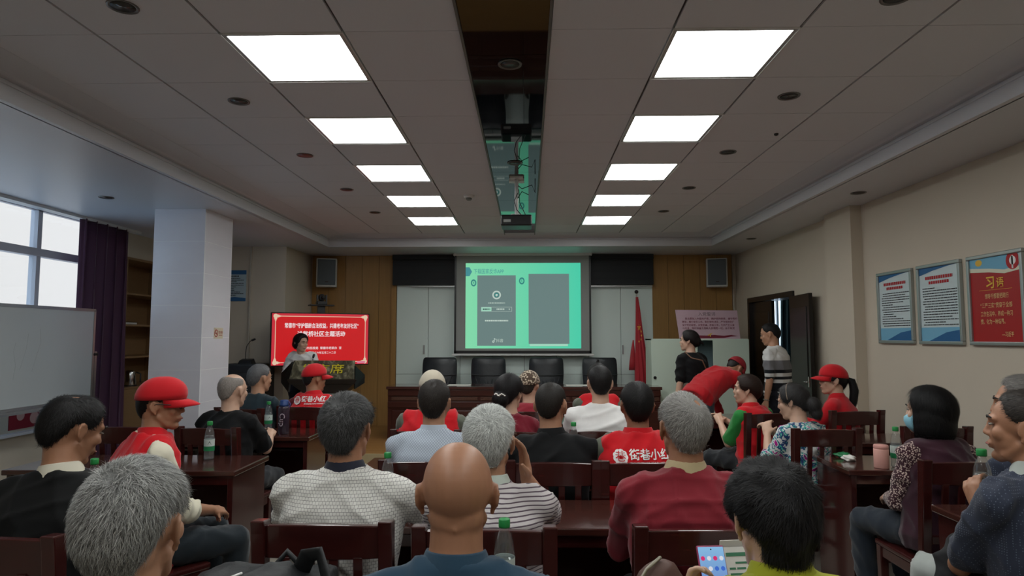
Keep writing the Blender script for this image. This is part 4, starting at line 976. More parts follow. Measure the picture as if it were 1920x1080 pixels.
def face_parts(body, H, s, parent_local=True, glasses=None):
    T = lambda *p: tuple(H @ (Vector(p)*s)); R3 = H.to_3x3()
    We, Ie, Br, Lp = mat('eye_white', srgb(150, 140, 132), 0.4), mat('eye_iris', srgb(24, 16, 12), 0.2), mat('eyebrow', srgb(36, 30, 28), 0.8), mat('lips', srgb(150, 88, 80), 0.5)
    for q in (-1, 1):
        MB().blob(T(q*0.030, 0.0815, 0.010), [0.012*s, 0.008*s, 0.0042*s], R3, 10, 6).build('eye', We, body, smooth=True)
        MB().blob(T(q*0.030, 0.086, 0.010), [0.0055*s, 0.004*s, 0.005*s], R3, 10, 6).build('iris', Ie, body, smooth=True)
        MB().limb([T(q*0.014, 0.0935, 0.030), T(q*0.032, 0.091, 0.036), T(q*0.047, 0.079, 0.032)], [0.003*s, 0.004*s, 0.002*s], 8).build('eyebrow', Br, body, smooth=True)
    MB().limb([T(-0.02, 0.093, -0.058), T(-0.008, 0.0995, -0.056), T(0, 0.1005, -0.057), T(0.008, 0.0995, -0.056), T(0.02, 0.093, -0.058)], [0.002*s, 0.0035*s, 0.0035*s, 0.0035*s, 0.002*s], 8).build('lips', Lp, body, smooth=True)

# ---- hair
EM_AZ = [0, 40, 58, 76, 86, 104, 120, 142, 180]
EM = {'short': [44, 38, 14, -4, 0, 0, -30, -54, -56], 'full': [42, 34, 4, -14, -8, -6, -36, -60, -62], 'crop': [46, 40, 18, 4, 6, 8, -18, -44, -48], 'woman': [40, 30, -8, -24, -26, -26, -36, -56, -66], 'fringe': [75, 72, 50, 14, 6, 6, -14, -42, -52]}
def cranium_dirs(nu, nv):
    el = np.linspace(-PI/2, PI/2, nv)[1:-1]; az = np.linspace(0, 2*PI, nu, endpoint=False)
    E, A = np.meshgrid(el, az, indexing='ij')
    return np.stack([np.sin(A)*np.cos(E), np.cos(A)*np.cos(E), np.sin(E)], -1)
def hair_amount(u, style, patches, taper=False):
    """0..1 how much hair grows in unit direction u (n,3)"""
    e = np.degrees(np.arcsin(np.clip(u[..., 2], -1, 1))); az = np.degrees(np.abs(np.arctan2(u[..., 0], u[..., 1])))
    em = np.interp(az, EM_AZ, EM[style])
    a = np.clip((e - em)/(np.interp(az, [0, 50, 80, 180], [12, 18, 30, 40]) if taper else 9.0), 0, 1); a = a**0.8 if taper else a*a*(3-2*a)
    for (d, rad, soft) in patches:
        d = np.array(d, float); d /= np.linalg.norm(d); ang = np.degrees(np.arccos(np.clip(u @ d, -1, 1)))
        a = a * np.clip((ang-rad)/soft, 0, 1)
    return a
def make_hair(parent, H, s, style='short', thick=0.012, rgb=(30, 28, 28), n=2500, L=0.03, width=0.0012, var=0.35, patches=(), whorl=(0.1, -0.75, 0.66), extra=None, gravity=0.0, vox=0.007, seed=1, lift=0.25, rough=0.0, under=0.7):
    r = np.random.default_rng(seed)
    nu, nv = 56, 40
    u = cranium_dirs(nu, nv); am = hair_amount(u, style, patches, True)
    hor = np.linalg.norm(u[..., :2], axis=-1); bk_ = np.clip(-u[..., 1]/np.maximum(hor, 1e-6)*1.7, 0, 1)*(u[..., 2] < 0)
    rad = CR_R[None, None, :]*u
    f_ = (hor**0.55/np.maximum(hor, 1e-6) - 1)*bk_ + 1
    rad = np.stack([rad[..., 0]*(0.4*f_+0.6), rad[..., 1]*f_, rad[..., 2]*(1+0.24*bk_)], -1)
    nrm = u/CR_R; nrm /= np.linalg.norm(nrm, axis=-1, keepdims=True)
    lump = 1 + rough*(np.sin(u[..., 0]*9+seed)*np.sin(u[..., 1]*8+2*seed)*np.sin(u[..., 2]*7+seed))
    off = am*thick*lump + 0.0012*(am > 0) - (1-np.clip(am*12, 0, 1))*0.006
    P = CR_C + rad + nrm*off[..., None]
    mb = MB(); mb.loft([list(map(tuple, row)) for row in P])
    m4 = H @ Matrix.Diagonal((s, s, s, 1))
    def assemble(V, F):
        """shell plus strands in head space -> one mesh"""
        V = np.array(V, float)
        tri = []
        for f in F:
            for i in range(1, len(f)-1): tri.append((f[0], f[i], f[i+1]))
        tri = np.array(tri); A, B, C = V[tri[:, 0]], V[tri[:, 1]], V[tri[:, 2]]
        N = np.cross(B-A, C-A); ar = np.linalg.norm(N, axis=1); N = N/np.maximum(ar, 1e-12)[:, None]
        cen = (A+B+C)/3; uc = (cen-CR_C)/CR_R; rl = np.linalg.norm(uc, axis=1); ud = uc/rl[:, None]
        w = hair_amount(ud, style, patches)
        w = np.maximum(w, (rl > 1.18)*1.0)          # volume that stands clear of the skull
        flip = np.einsum('ij,ij->i', N, cen-CR_C) < 0; N[flip] *= -1
        pr = ar*np.clip(w, 0.0, 1); pr /= pr.sum()
        idx = r.choice(len(tri), n, p=pr)
        b1 = r.random(n); b2 = r.random(n); sw = b1+b2 > 1; b1[sw] = 1-b1[sw]; b2[sw] = 1-b2[sw]
        p = A[idx] + (B[idx]-A[idx])*b1[:, None] + (C[idx]-A[idx])*b2[:, None]; nn = N[idx]
        wd = np.array(whorl, float); wd /= np.linalg.norm(wd); wp = CR_C + wd*CR_R
        t = (p-wp)*(1-gravity) + gravity*np.array((0, -0.12, -1.0))*0.12
        sp = np.array([0.35*(p[:, 1]-wp[1]), -0.35*(p[:, 0]-wp[0]), np.zeros(n)]).T*(1-gravity)
        t = t + sp + r.normal(size=(n, 3))*0.018
        t -= nn*np.einsum('ij,ij->i', t, nn)[:, None]; t /= np.maximum(np.linalg.norm(t, axis=1), 1e-9)[:, None]
        sd = np.cross(nn, t)
        Ls = L*r.uniform(0.55, 1.15, n); R_ = 0.09
        lf = lift*r.uniform(0.2, 1.3, n)
        q1 = p + t*(Ls*0.5)[:, None] + nn*(Ls*0.5*lf - Ls**2/8/R_*0.8)[:, None]
        q2 = p + t*Ls[:, None] + nn*(Ls*lf*0.75 - Ls**2/2/R_*0.85)[:, None] + sd*(r.normal(size=n)*0.12*Ls)[:, None]
        p0 = p - nn*0.002; hw = (width*r.uniform(0.6, 1.2, n)/2)[:, None]
        SV = np.stack([p0-sd*hw, p0+sd*hw, q1-sd*hw*0.8, q1+sd*hw*0.8, q2], 1).reshape(-1, 3)
        o = len(V); k = np.arange(n)*5+o
        faces = [tuple(f) for f in F] + [tuple(x) for x in np.stack([k, k+1, k+3, k+2], 1)] + [tuple(x) for x in np.stack([k+2, k+3, k+4], 1)]
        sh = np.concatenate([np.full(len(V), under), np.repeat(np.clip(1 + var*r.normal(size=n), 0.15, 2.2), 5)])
        VV = np.concatenate([V, SV])
        me = bpy.data.meshes.new('hair'); me.from_pydata([tuple(x) for x in VV], [], faces); me.update()
        at = me.attributes.new('shade', 'FLOAT_COLOR', 'POINT')
        at.data.foreach_set('color', np.stack([sh, sh, sh, np.ones_like(sh)], 1).astype(np.float32).ravel())
        me.transform(m4); me.shade_smooth()
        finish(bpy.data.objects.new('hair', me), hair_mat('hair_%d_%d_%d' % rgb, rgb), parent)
    if extra is None: assemble(mb.v, mb.f)
    else:
        extra(mb)
        def done(me):
            v, _ = mesh_np(me); F = [tuple(p.vertices) for p in me.polygons]; assemble(v, F); bpy.data.meshes.remove(me)
        remesh(mb, vox, 4, done)

# ---- baseball cap in head space
def make_cap(parent, H, s, m, tilt=0.0, brim=True, label=None, peak=0.0):
    rr = CR_R + np.array((0.012, 0.012, 0.012)); rows = []
    for e in np.linspace(math.radians(8), math.radians(86), 9):
        row = []
        for az in np.linspace(0, 2*PI, 40, endpoint=False):
            ee = e - math.radians(10)*(1-math.sin(e))*(1-math.cos(az))/2*1.4
            bump = 1 + peak*0.10*max(0, math.cos(az))*math.sin(ee)*math.cos(ee)*2
            row.append((CR_C[0]+rr[0]*math.sin(az)*math.cos(ee)*bump, CR_C[1]+rr[1]*math.cos(az)*math.cos(ee)*bump, CR_C[2]+0.002+rr[2]*1.07*math.sin(ee)*(1+0.5*(bump-1))))
        rows.append(row)
    M4 = H @ Matrix.Diagonal((s, s, s, 1)) @ Matrix.Rotation(tilt, 4, 'X')
    mb = MB(); mb.loft(rows, close=False); top = np.mean(rows[-1], 0); b = len(mb.v); mb.v.append(tuple(top)); k = 8*40
    for i in range(40): mb.f.append((k+i, k+(i+1) % 40, b))
    me = mb.mesh('cap'); me.transform(M4)
    cap = finish(bpy.data.objects.new('cap', me), m, parent, smooth=True)
    sd = cap.modifiers.new('thickness', 'SOLIDIFY'); sd.thickness = 0.004*s
    if label: cap['label'] = label
    if brim:
        V = []; F = []; nA, nB = 17, 6
        for j in range(nB):
            q = j/(nB-1)
            for i in range(nA):
                az = math.radians(-72 + 144*i/(nA-1)); c = math.cos(az*90/72*0.98)
                base = np.array((rr[0]*math.sin(az), CR_C[1]+rr[1]*math.cos(az), CR_C[2]+0.012))
                ext = 0.078*max(0.0, c)**0.6*q
                V.append((base[0]*(1-0.12*q), base[1]+ext, base[2]-0.02*q*q-0.015*(abs(math.sin(az)))**2*q*1.6))
        for j in range(nB-1):
            for i in range(nA-1): a = j*nA+i; F.append((a, a+1, a+nA+1, a+nA))
        me = MB().add(V, F).mesh('brim'); me.transform(M4)
        br = finish(bpy.data.objects.new('brim', me), m, cap, smooth=True); sd = br.modifiers.new('thickness', 'SOLIDIFY'); sd.thickness = 0.004*s; sd.offset = 0
        me = MB().blob((0, CR_C[1], CR_C[2]+rr[2]*1.075), (0.008, 0.008, 0.005), None, 10, 6).mesh('button'); me.transform(M4); finish(bpy.data.objects.new('button', me), m, cap, smooth=True)
    return cap

def make_glasses(parent, H, s):
    T = lambda *p: tuple(H @ (Vector(p)*s)); g = MB()
    for q in (-1, 1):
        pts = [T(q*0.032 + 0.021*math.cos(t), 0.100 - 0.006*abs(math.cos(t)), 0.008 + 0.016*math.sin(t)) for t in np.linspace(0, 2*PI, 15)]
        g.limb(pts, [0.0018*s]*15, 6)
        g.limb([T(q*0.054, 0.093, 0.012), T(q*0.079, 0.05, 0.014), T(q*0.084, 0.0, 0.014), T(q*0.083, -0.02, 0.004)], [0.0018*s]*4, 6)
    g.limb([T(-0.011, 0.1, 0.010), T(0, 0.104, 0.014), T(0.011, 0.1, 0.010)], [0.0018*s]*3, 6)
    return g.build('glasses', M_black, parent, smooth=True)

# ---- hands
def hand_shapes(mb, Wp, d, palm, side, curl=0.5, spread=0.12, sc=1.0):
    """Wp wrist, d towards the fingers, palm = outward normal of the palm, side +1 right hand"""
    d = Vector(d).normalized(); n = (Vector(palm) - d*Vector(palm).dot(d)).normalized(); u = d.cross(n) * side     # u points to the thumb side
    Wp = Vector(Wp)
    mb.limb([Wp - d*0.02*sc, Wp + d*0.03*sc, Wp + d*0.085*sc], [(0.016*sc, 0.024*sc), (0.015*sc, 0.036*sc), (0.012*sc, 0.039*sc)] if abs(n.dot(Vector((0, 0, 1)))) > 2 else [0.021*sc, 0.024*sc, 0.018*sc])
    for o in (-0.027, -0.009, 0.009, 0.027): mb.limb([Wp + d*0.01*sc + u*o*0.7*sc, Wp + d*0.088*sc + u*o*sc], [0.0145*sc, 0.0115*sc], 8)
    for o, L, f in ((0.029, 0.070, 0.9), (0.010, 0.080, 1.0), (-0.010, 0.074, 1.05), (-0.029, 0.058, 1.15)):
        p = Wp + d*0.088*sc + u*o*sc; dd = (d + u*(o/0.03*spread)).normalized(); pts = [p]; ang = 0
        for seg, k in ((0.44, 0.55), (0.31, 1.0), (0.25, 0.8)):
            ang += curl*k*f; v = dd*math.cos(ang) + n*math.sin(ang); pts.append(pts[-1] + v*(L*seg*sc))
        mb.limb(pts, [0.0088*sc, 0.0085*sc, 0.0078*sc, 0.0065*sc], 8)
    p = Wp + d*0.022*sc + u*0.026*sc; v1 = (d*0.62 + u*0.72 + n*0.35).normalized(); v2 = (d*0.8 + u*0.25 + n*(0.35+0.4*curl)).normalized()
    mb.limb([Wp + d*0.012*sc + u*0.012*sc, p, p + v1*0.036*sc, p + v1*0.036*sc + v2*0.034*sc], [0.014*sc, 0.0145*sc, 0.0105*sc, 0.0078*sc], 8)

def ik(S, Wt, l1, l2, pole):
    S, Wt, pole = Vector(S), Vector(Wt), Vector(pole)
    d = Wt - S; D = min(d.length, (l1+l2)*0.995); dn = d.normalized(); Wt = S + dn*D
    a = (l1*l1 - l2*l2 + D*D)/(2*D); h = math.sqrt(max(1e-6, l1*l1 - a*a))
    p = pole - dn*pole.dot(dn); p.normalize()
    return S + dn*a + p*h, Wt

def superring(c, ex, ey, rx, ry, n=24, p=2.4):
    out = []
    for t in np.linspace(0, 2*PI, n, endpoint=False):
        ct, st = math.cos(t), math.sin(t)
        x = rx*math.copysign(abs(ct)**(2/p), ct); y = ry*math.copysign(abs(st)**(2/p), st)
        out.append(tuple(Vector(c) + ex*x + ey*y))
    return out

SKIN = {'a': (186, 140, 112), 'b': (170, 122, 94), 'c': (208, 168, 144), 'd': (158, 112, 88)}
RED = (206, 20, 32)
def person(label, head, yaw=0, hyaw=0, hpitch=0, hroll=0, lean=6, side=0, sw=0.205, fat=1.0, hs=1.0, skin='a', shirt=None, sleeve='short', collar=None, vest=None, letters=False, trousers=None,
           arms=('desk', 'desk'), stand=False, floor=0.0, hair=None, cap=None, glasses=False, vox=0.007, seed=1, legs='sit', torso_k=1.0, shoes=True, hands=(0.5, 0.5), palms=(None, None), skinpool=None, hem=0.0, kneeshift=0.0, ears=True, extra=None, sleevemat=None, gloss=0.45, bent=None, wrap=None, chair=None, chair_yaw=None, rolls=False, letters_z=None, neck=0.150):
    HX, HY, HT = head
    a = math.radians(lean); b = math.radians(side)
    hipz = (0.95 if stand else 0.55) + floor*0
    up = Vector((math.sin(b), math.sin(a)*math.cos(b), math.cos(a)*math.cos(b)))
    HTl = HT - floor
    neck_h, top_h = neck, 0.116*hs
    bend = hpitch if isinstance(hpitch, (int, float)) else 0
    Ls = (HTl - hipz - neck_h - top_h)/up.z
    hip = Vector((0, 0, hipz))
    if bent: Ls = 0.50; hip = Vector((0, 0, bent)); hipz = bent
    C = hip + up*Ls
    nk = Vector((up.x*0.5, 0.03 + 0.45*up.y*0.15 + 0.055*math.sin(math.radians(max(0, hpitch))), neck_h))
    if bent: nk = up*0.12 + Vector((0, 0.03, -0.02))
    hc = C + nk
    Hm = Matrix.Translation(hc) @ (Matrix.Rotation(math.radians(hyaw), 4, 'Z') @ Matrix.Rotation(math.radians(-hpitch), 4, 'X') @ Matrix.Rotation(math.radians(hroll), 4, 'Y'))
    ry = math.radians(yaw); off = Matrix.Rotation(ry, 3, 'Z') @ Vector((hc.x, hc.y, 0))
    root = thing('person', label, 'person', (HX-off.x, HY-off.y, floor), ry)
    ey = Vector((0, 1, 0)) - up*up.y; ey.normalize(); ex = ey.cross(up)*1.0; ex = ex if ex.x > 0 else -ex
    k = Ls/0.50
    def cen(t): return hip + up*(Ls*t) - ey*(0.022*math.sin(PI*min(max(t, 0), 1)))
    sh = [cen(0.86) + ex*(q*(sw-0.04)) + ey*0.0 for q in (-1, 1)]
    def torso(mb, g, lo=-0.17, hi=1.05, shoulders=True):
        prof = [(-0.17, 0.165*fat, 0.125*fat), (0.0, 0.178*fat, 0.132*fat), (0.28, 0.166*fat, 0.124*fat), (0.55, (sw-0.03)*0.97*(0.6+0.4*fat), 0.122*(0.5+0.5*fat)), (0.78, (sw-0.02)*0.97, 0.118), (0.90, (sw-0.045)*0.92, 0.095), (0.98, (sw-0.08)*0.85, 0.074), (1.05, 0.064, 0.060)]
        R_ = [superring(cen(t), ex, ey, rx+g, ry_+g) for t, rx, ry_ in prof if lo-1e-6 <= t <= hi+1e-6]
        mb.loft(R_)
        if shoulders:
            for q, S in zip((-1, 1), sh):
                mb.limb([cen(0.90) + ex*(q*0.05), cen(0.895) + ex*(q*(sw-0.09)), S + ex*(q*0.004)], [0.058+g, 0.060+g, 0.058+g], 14)
    # arms
    A = []
    l1, l2 = 0.285*min(1.05, max(0.9, k)), 0.245
    for i, (q, S, ar) in enumerate(zip((-1, 1), sh, arms)):
        pole = Vector((q*0.5, -0.35, -1.0))
        if ar == 'desk': Wt = Vector((q*0.10, 0.40, 0.815))
        elif ar == 'lap': Wt = Vector((q*0.07, 0.27, 0.66))
        elif ar == 'side': Wt = S + Vector((q*0.07, 0.02, -0.51)); pole = Vector((q*0.3, -1, 0))
        elif isinstance(ar, dict): Wt = Vector(ar['w']); pole = Vector(ar.get('pole', pole))
        E, Wt = ik(S, Wt, l1, l2, pole); A.append((S, E, Wt))
    sk = skin_mat(skin, SKIN[skin], gloss)
    body = MB()
    head_shapes(body, Hm, hs, ears)
    T = lambda *p: Hm @ (Vector(p)*hs)
    body.limb([T(0, -0.022, -0.045), (T(0, -0.022, -0.045)*0.45 + (C + ey*0.005)*0.55), C - up*0.03], [0.057*hs, 0.056*hs*fat**0.5, 0.066*fat**0.5], 16)
    body.limb([hip, cen(0.5), cen(0.9)], [0.085, 0.08, 0.06], 10); body.limb([sh[0], cen(0.9), sh[1]], [0.036, 0.05, 0.036], 10)
    for i, (q, (S, E, Wt)) in enumerate(zip((-1, 1), A)):
        body.limb([S, S*0.5+E*0.5, E], [0.044, 0.043, 0.036], 12); body.limb([E, E*0.62+Wt*0.38, Wt], [0.037, 0.037, 0.024], 12)
        d = (Wt-E).normalized(); pn = Vector(palms[i]) if palms[i] is not None else Vector((-q*0.6, 0, -1))
        hd = arms[i].get('d', d) if isinstance(arms[i], dict) else d
        hand_shapes(body, Wt, hd, pn, q, hands[i])
    if rolls:
        for z, y, w in ((-0.056, -0.078, 0.036), (-0.074, -0.073, 0.038)):
            body.limb([T(-w, y+0.03, z+0.004), T(-w*0.5, y+0.006, z), T(0, y, z-0.001), T(w*0.5, y+0.006, z), T(w, y+0.03, z+0.004)], [0.007*hs, 0.0085*hs, 0.009*hs, 0.0085*hs, 0.007*hs], 10)
    def body_done(me):
        o = finish(bpy.data.objects.new('body', me), sk, root); face_parts(o, Hm, hs)
    remesh(body, vox, 3, body_done)
    # upper clothing
    g0 = 0.004
    sm = sleevemat or shirt
    sb = MB(); torso(sb, g0, hi=1.05)
    for (S, E, Wt) in A:
        dn = (E-S)
        if sleeve == 'short': sb.limb([S, S*0.55+E*0.45, S*0.18+E*0.82], [0.061, 0.062, 0.060], 14, cap=True)
        elif sleeve == 'long':
            sb.limb([S, S*0.5+E*0.5, E], [0.060, 0.057, 0.051], 14); sb.limb([E, E*0.5+Wt*0.5, E*0.06+Wt*0.94], [0.051, 0.046, 0.037], 14)
        elif sleeve == 'elbow': sb.limb([S, S*0.5+E*0.5, E*0.98+S*0.02], [0.062, 0.061, 0.058], 14); sb.limb([E, E*0.7+Wt*0.3], [0.058, 0.052], 12)
    def shirt_done(me):
        wrinkle(me, 0.009, seed); o = finish(bpy.data.objects.new('shirt', me), sm, root)
        if collar and not vest: add_collar(o)
    vc = max(vox*1.5, 0.0105)
    remesh(sb, vc, 4, shirt_done)
    def add_collar(o, g=0.0):
        rows = []
        base = C + ey*0.006
        nkd = (T(0, -0.02, -0.06) - base).normalized()
        def rr(h, rx, ry_, dy=0.0):
            c = base + nkd*h + ey*dy; fwd = ey - nkd*ey.dot(nkd); fwd.normalize(); rt = fwd.cross(nkd)
            rt = rt if rt.x > 0 else -rt
            out = []
            for t in np.linspace(0, 2*PI, 28, endpoint=False):
                fy = math.sin(t); dz = -0.030*max(0, fy)**1.5
                out.append(tuple(c + rt*(rx*math.cos(t)) + fwd*(ry_*fy) + nkd*dz))
            return out
        e = g
        rows = [rr(-0.012, 0.086+e, 0.080+e), rr(0.010, 0.079+e, 0.074+e), rr(0.040, 0.066+e, 0.064+e), rr(0.044, 0.063+e, 0.061+e), rr(0.040, 0.060+e, 0.058+e), rr(0.0, 0.066+e, 0.062+e)]
        MB().loft(rows, close=False).build('collar', collar, o, smooth=True)
    if vest:
        vb = MB(); torso(vb, 0.021 if sleeve != 'none' else 0.012, lo=-0.17, hi=1.05, shoulders=False)
        for q, S in zip((-1, 1), sh): vb.limb([cen(0.91) + ex*(q*0.05), cen(0.90) + ex*(q*(sw-0.085))], [0.071, 0.072], 14)
        def vest_done(me):
            wrinkle(me, 0.009, seed+50, 0.9); o = finish(bpy.data.objects.new('vest', me), vest, root)
            if collar: add_collar(o, 0.006)
            if letters: vest_print(o, me, Vector((0, 0, letters)))
        remesh(vb, vc, 4, vest_done)
    if wrap:
        wb = MB(); torso(wb, 0.012, hi=wrap[1], shoulders=False)
        def wrap_done(me): wrinkle(me, 0.005, seed+70); finish(bpy.data.objects.new('bodice', me), wrap[0], root)
        remesh(wb, vc, 3, wrap_done)
    if chair:
        cy_ = ry if chair_yaw is None else math.radians(chair_yaw)
        f = Matrix.Rotation(cy_, 3, 'Z') @ Vector((0, 0.012, 0)); wooden_chair(root.location.x + f.x, root.location.y + f.y, cy_, 'dark wooden slat-back chair under the ' + chair)
    # legs
    tb = MB()
    if stand:
        for q in (-1, 1):
            tb.limb([hip + Vector((q*0.085, 0, 0.0)), Vector((q*0.10, 0.015, 0.50)), Vector((q*0.105, -0.01, 0.09))], [0.100, 0.072, 0.058], 14)
        tb.loft([superring(hip + Vector((0, 0, z)), ex, ey, rx, ry_) for z, rx, ry_ in (((-0.12, 0.17, 0.12), (0.0, 0.178, 0.125), (0.10, 0.165, 0.118)) if not bent else ((-0.12, 0.168, 0.12), (-0.02, 0.174, 0.125), (0.04, 0.15, 0.10)))])
        feet = [Vector((q*0.105, 0.0, 0)) for q in (-1, 1)]; kn = None
    elif legs == 'sit':
        for q in (-1, 1):
            K = Vector((q*0.13 + kneeshift, 0.42, 0.52)); F_ = Vector((q*0.12 + kneeshift, 0.40, 0.09))
            tb.limb([hip + Vector((q*0.085, -0.02, 0)), (hip + Vector((q*0.085, 0, 0)))*0.5 + K*0.5, K], [0.092, 0.086, 0.066], 14); tb.limb([K, K*0.5+F_*0.5, F_], [0.064, 0.062, 0.052], 14)
        tb.loft([superring(hip + Vector((0, 0, z)), ex, ey, rx, ry_) for z, rx, ry_ in ((-0.088, 0.16, 0.12), (0.0, 0.176, 0.13), (0.07, 0.168, 0.125))])
        feet = [Vector((q*0.12 + kneeshift, 0.40, 0)) for q in (-1, 1)]
    def tr_done(me): wrinkle(me, 0.010, seed+99); finish(bpy.data.objects.new('trousers', me), trousers or cloth('charcoal', (40, 42, 46)), root)
    remesh(tb, 0.0165, 2, tr_done)
    for q, f in zip((-1, 1), feet):
        sr = []
        for y, w, h in ((-0.07, 0.026, 0.05), (-0.03, 0.036, 0.085), (0.03, 0.038, 0.08), (0.10, 0.044, 0.055), (0.16, 0.042, 0.04), (0.20, 0.024, 0.026)):
            sr.append([(f.x + w*math.cos(t), f.y + y, max(0.002, h*0.5 + h*0.5*math.sin(t)) if math.sin(t) > -0.6 else 0.002) for t in np.linspace(0, 2*PI, 14, endpoint=False)])
        MB().loft(sr).build('shoe', M_black, root, smooth=True)
    if hair: make_hair(root, Hm, hs, seed=seed, **hair)
    if cap is not None: make_cap(root, Hm, hs, **cap)
    if glasses: make_glasses(root, Hm, hs)
    root['_h'] = 0
    del root['_h']
    return dict(root=root, H=Hm, hs=hs, A=A, cen=cen, ex=ex, ey=ey, up=up, C=C, hip=hip, sh=sh)

def on_surface(me_text, bv, dist=0.004):
    for v in me_text.vertices:
        h = bv.ray_cast(Vector((v.co.x, -2.0, v.co.z)), Vector((0, 1, 0)))
        if h[0] is None: h = bv.find_nearest(v.co)
        v.co.y = h[0].y - dist
    return me_text
def vest_print(vest, me, c):
    c = Vector((c.x + 0.03, c.y, c.z))
    """white printed emblem and words across the back of the volunteers' vests"""
    bv = BVHTree.FromPolygons([v.co.copy() for v in me.vertices], [tuple(p.vertices) for p in me.polygons])
    def put(m2, name, material, dist=0.004):
        m2.transform(plane_frame((c.x, 0, c.z), (1, 0, 0), (0, 0, 1))); on_surface(m2, bv, dist)
        return finish(bpy.data.objects.new(name, m2), material, vest)
    t = text_mesh('街巷小红人', 0.052, bold=0.0011); t.transform(Matrix.Translation((0.03, 0.010, 0))); put(t, 'lettering', M_whiteprint)
    t = text_mesh('JIE XIANG XIAO HONG REN', 0.0145, bold=0.0004, wide=1.05); t.transform(Matrix.Translation((0.03, -0.026, 0))); put(t, 'lettering', M_whiteprint)
    m = MB(); ctr = []
    for i in range(9):
        q = 2*PI*i/9; disc2d(m, -0.142+0.022*math.cos(q), 0.022*math.sin(q), 0.0145, 12)
    disc2d(m, -0.142, 0, 0.028, 16); m2 = m.mesh('emblem'); put(m2, 'emblem', M_whiteprint, 0.0035)
    t = text_mesh('巷', 0.052); t.transform(Matrix.Translation((-0.142, 0, 0))); put(t, 'emblem_mark', mat('cloth_print_red', srgb(*RED), 0.8), 0.0055)
# ---- the audience
VR = cloth('vest_red', RED); CAPR = mat('cap_red', srgb(200, 18, 30), 0.75, sheen=0.2, spec=0.25)
WHT = cloth('white', (236, 235, 233)); BLK = cloth('black', (15, 16, 18), sheen=0.05); JBL = cloth('jacket_black', (12, 13, 14), sheen=0.05)
person('man in a black jacket with thinning black hair, beside the whiteboard', (-1.60, 2.28, 1.334), yaw=-4, hyaw=-26, hpitch=20, lean=4, hs=0.97, sw=0.225, fat=1.1, shirt=JBL, sleeve='long', collar=mat('cloth_cream_band', srgb(206, 200, 182), 0.8), skin='b', chair='man in the black jacket',
       hair=dict(style='full', thick=0.013, rgb=(26, 24, 24), n=5000, L=0.032, patches=[((0.12, -0.30, 0.95), 8, 22)], under=0.8), vox=0.006, seed=2)
person('grey-haired man closest to the camera in a grey collar', (-0.748, 1.25, 1.304), yaw=2, hyaw=2, hpitch=4, lean=2, fat=1.05, hs=1.02, shirt=cloth('greygreen', (108, 112, 108)), collar=cloth('greygreen', (108, 112, 108)), skin='a', chair='grey-haired man closest to the camera',
       hair=dict(style='short', thick=0.015, rgb=(150, 150, 147), n=16000, L=0.026, width=0.001, var=0.45, whorl=(-0.1, -0.55, 0.8), patches=[((-0.12, -0.62, 0.76), 0, 13)], lift=0.35, under=0.5), vox=0.005, seed=3, arms=('lap', 'lap'))
cp = person('man in a red cap, red vest, cream sleeves and spectacles, facing sideways', (-1.81, 3.2, 1.327), yaw=-42, hyaw=-34, hpitch=5, lean=4, fat=1.02, shirt=cloth('cream', (222, 216, 194)), vest=VR, collar=VR, skin='b', glasses=True, sleeve='elbow', arms=('lap', dict(w=(0.02, 0.33, 0.66))), chair='man with the red cap and spectacles', chair_yaw=-34,
       hair=dict(style='short', thick=0.006, rgb=(24, 22, 22), n=1500, L=0.02), cap=dict(m=CAPR, peak=2.4, label='red baseball cap'), vox=0.006, seed=4, trousers=cloth('darkteal', (30, 38, 44)))
person('balding man in a black tee turned sideways by the tiled column', (-2.07, 4.56, 1.287), yaw=-8, hyaw=-14, hpitch=4, lean=3, fat=1.08, shirt=BLK, skin='c', hs=1.02, chair='balding man in the black tee',
       hair=dict(style='fringe', thick=0.006, rgb=(150, 142, 136), n=1800, L=0.02, var=0.4, patches=[((0, 0.1, 1), 45, 14)], under=0.9), vox=0.0087, seed=5)
person('grey-haired man in dark teal behind the balding man', (-2.35, 5.70, 1.30), yaw=-12, hyaw=-24, hpitch=4, lean=3, shirt=cloth('teal', (28, 44, 52)), skin='a', chair='grey-haired man in dark teal',
       hair=dict(style='short', thick=0.012, rgb=(120, 120, 122), n=1500, L=0.03, var=0.4), vox=0.0097, seed=6)
person('man in a red cap and red lettered vest sitting before the lectern', (-1.92, 5.86, 1.285), yaw=0, hyaw=-46, hpitch=2, lean=3, fat=1.05, shirt=cloth('maroon', (96, 24, 34)), vest=VR, collar=VR, letters=0.99, skin='b', arms=('desk', dict(w=(0.26, 0.34, 0.86))), chair='red capped man before the lectern',
       hair=dict(style='crop', thick=0.004, rgb=(40, 38, 38), n=600, L=0.015), cap=dict(m=CAPR, peak=1.4, label='red baseball cap'), vox=0.0097, seed=7, trousers=cloth('olivegrey', (84, 84, 78)))
# speaker at the lectern
sp = person('woman speaking at the lectern in a white top and black bodice', (-3.0, 8.56, 1.580), yaw=176, hyaw=62, hpitch=6, lean=4, sw=0.185, fat=0.95, shirt=WHT, sleeve='short', skin='c', stand=True, floor=0.15, arms=(dict(w=(-0.14, 0.28, 0.92)), dict(w=(0.12, 0.28, 0.92))), trousers=cloth('navyskirt', (26, 28, 44)), hs=0.97, wrap=(BLK, 0.55),
       hair=dict(style='woman', thick=0.02, rgb=(26, 22, 24), n=1800, L=0.05, gravity=0.6, extra=lambda mb: (mb.blob((0, -0.085, -0.02), (0.075, 0.05, 0.07)), mb.blob((0.06, -0.03, -0.02), (0.03, 0.05, 0.06)), mb.blob((-0.06, -0.03, -0.02), (0.03, 0.05, 0.06)))), vox=0.0087, seed=8)
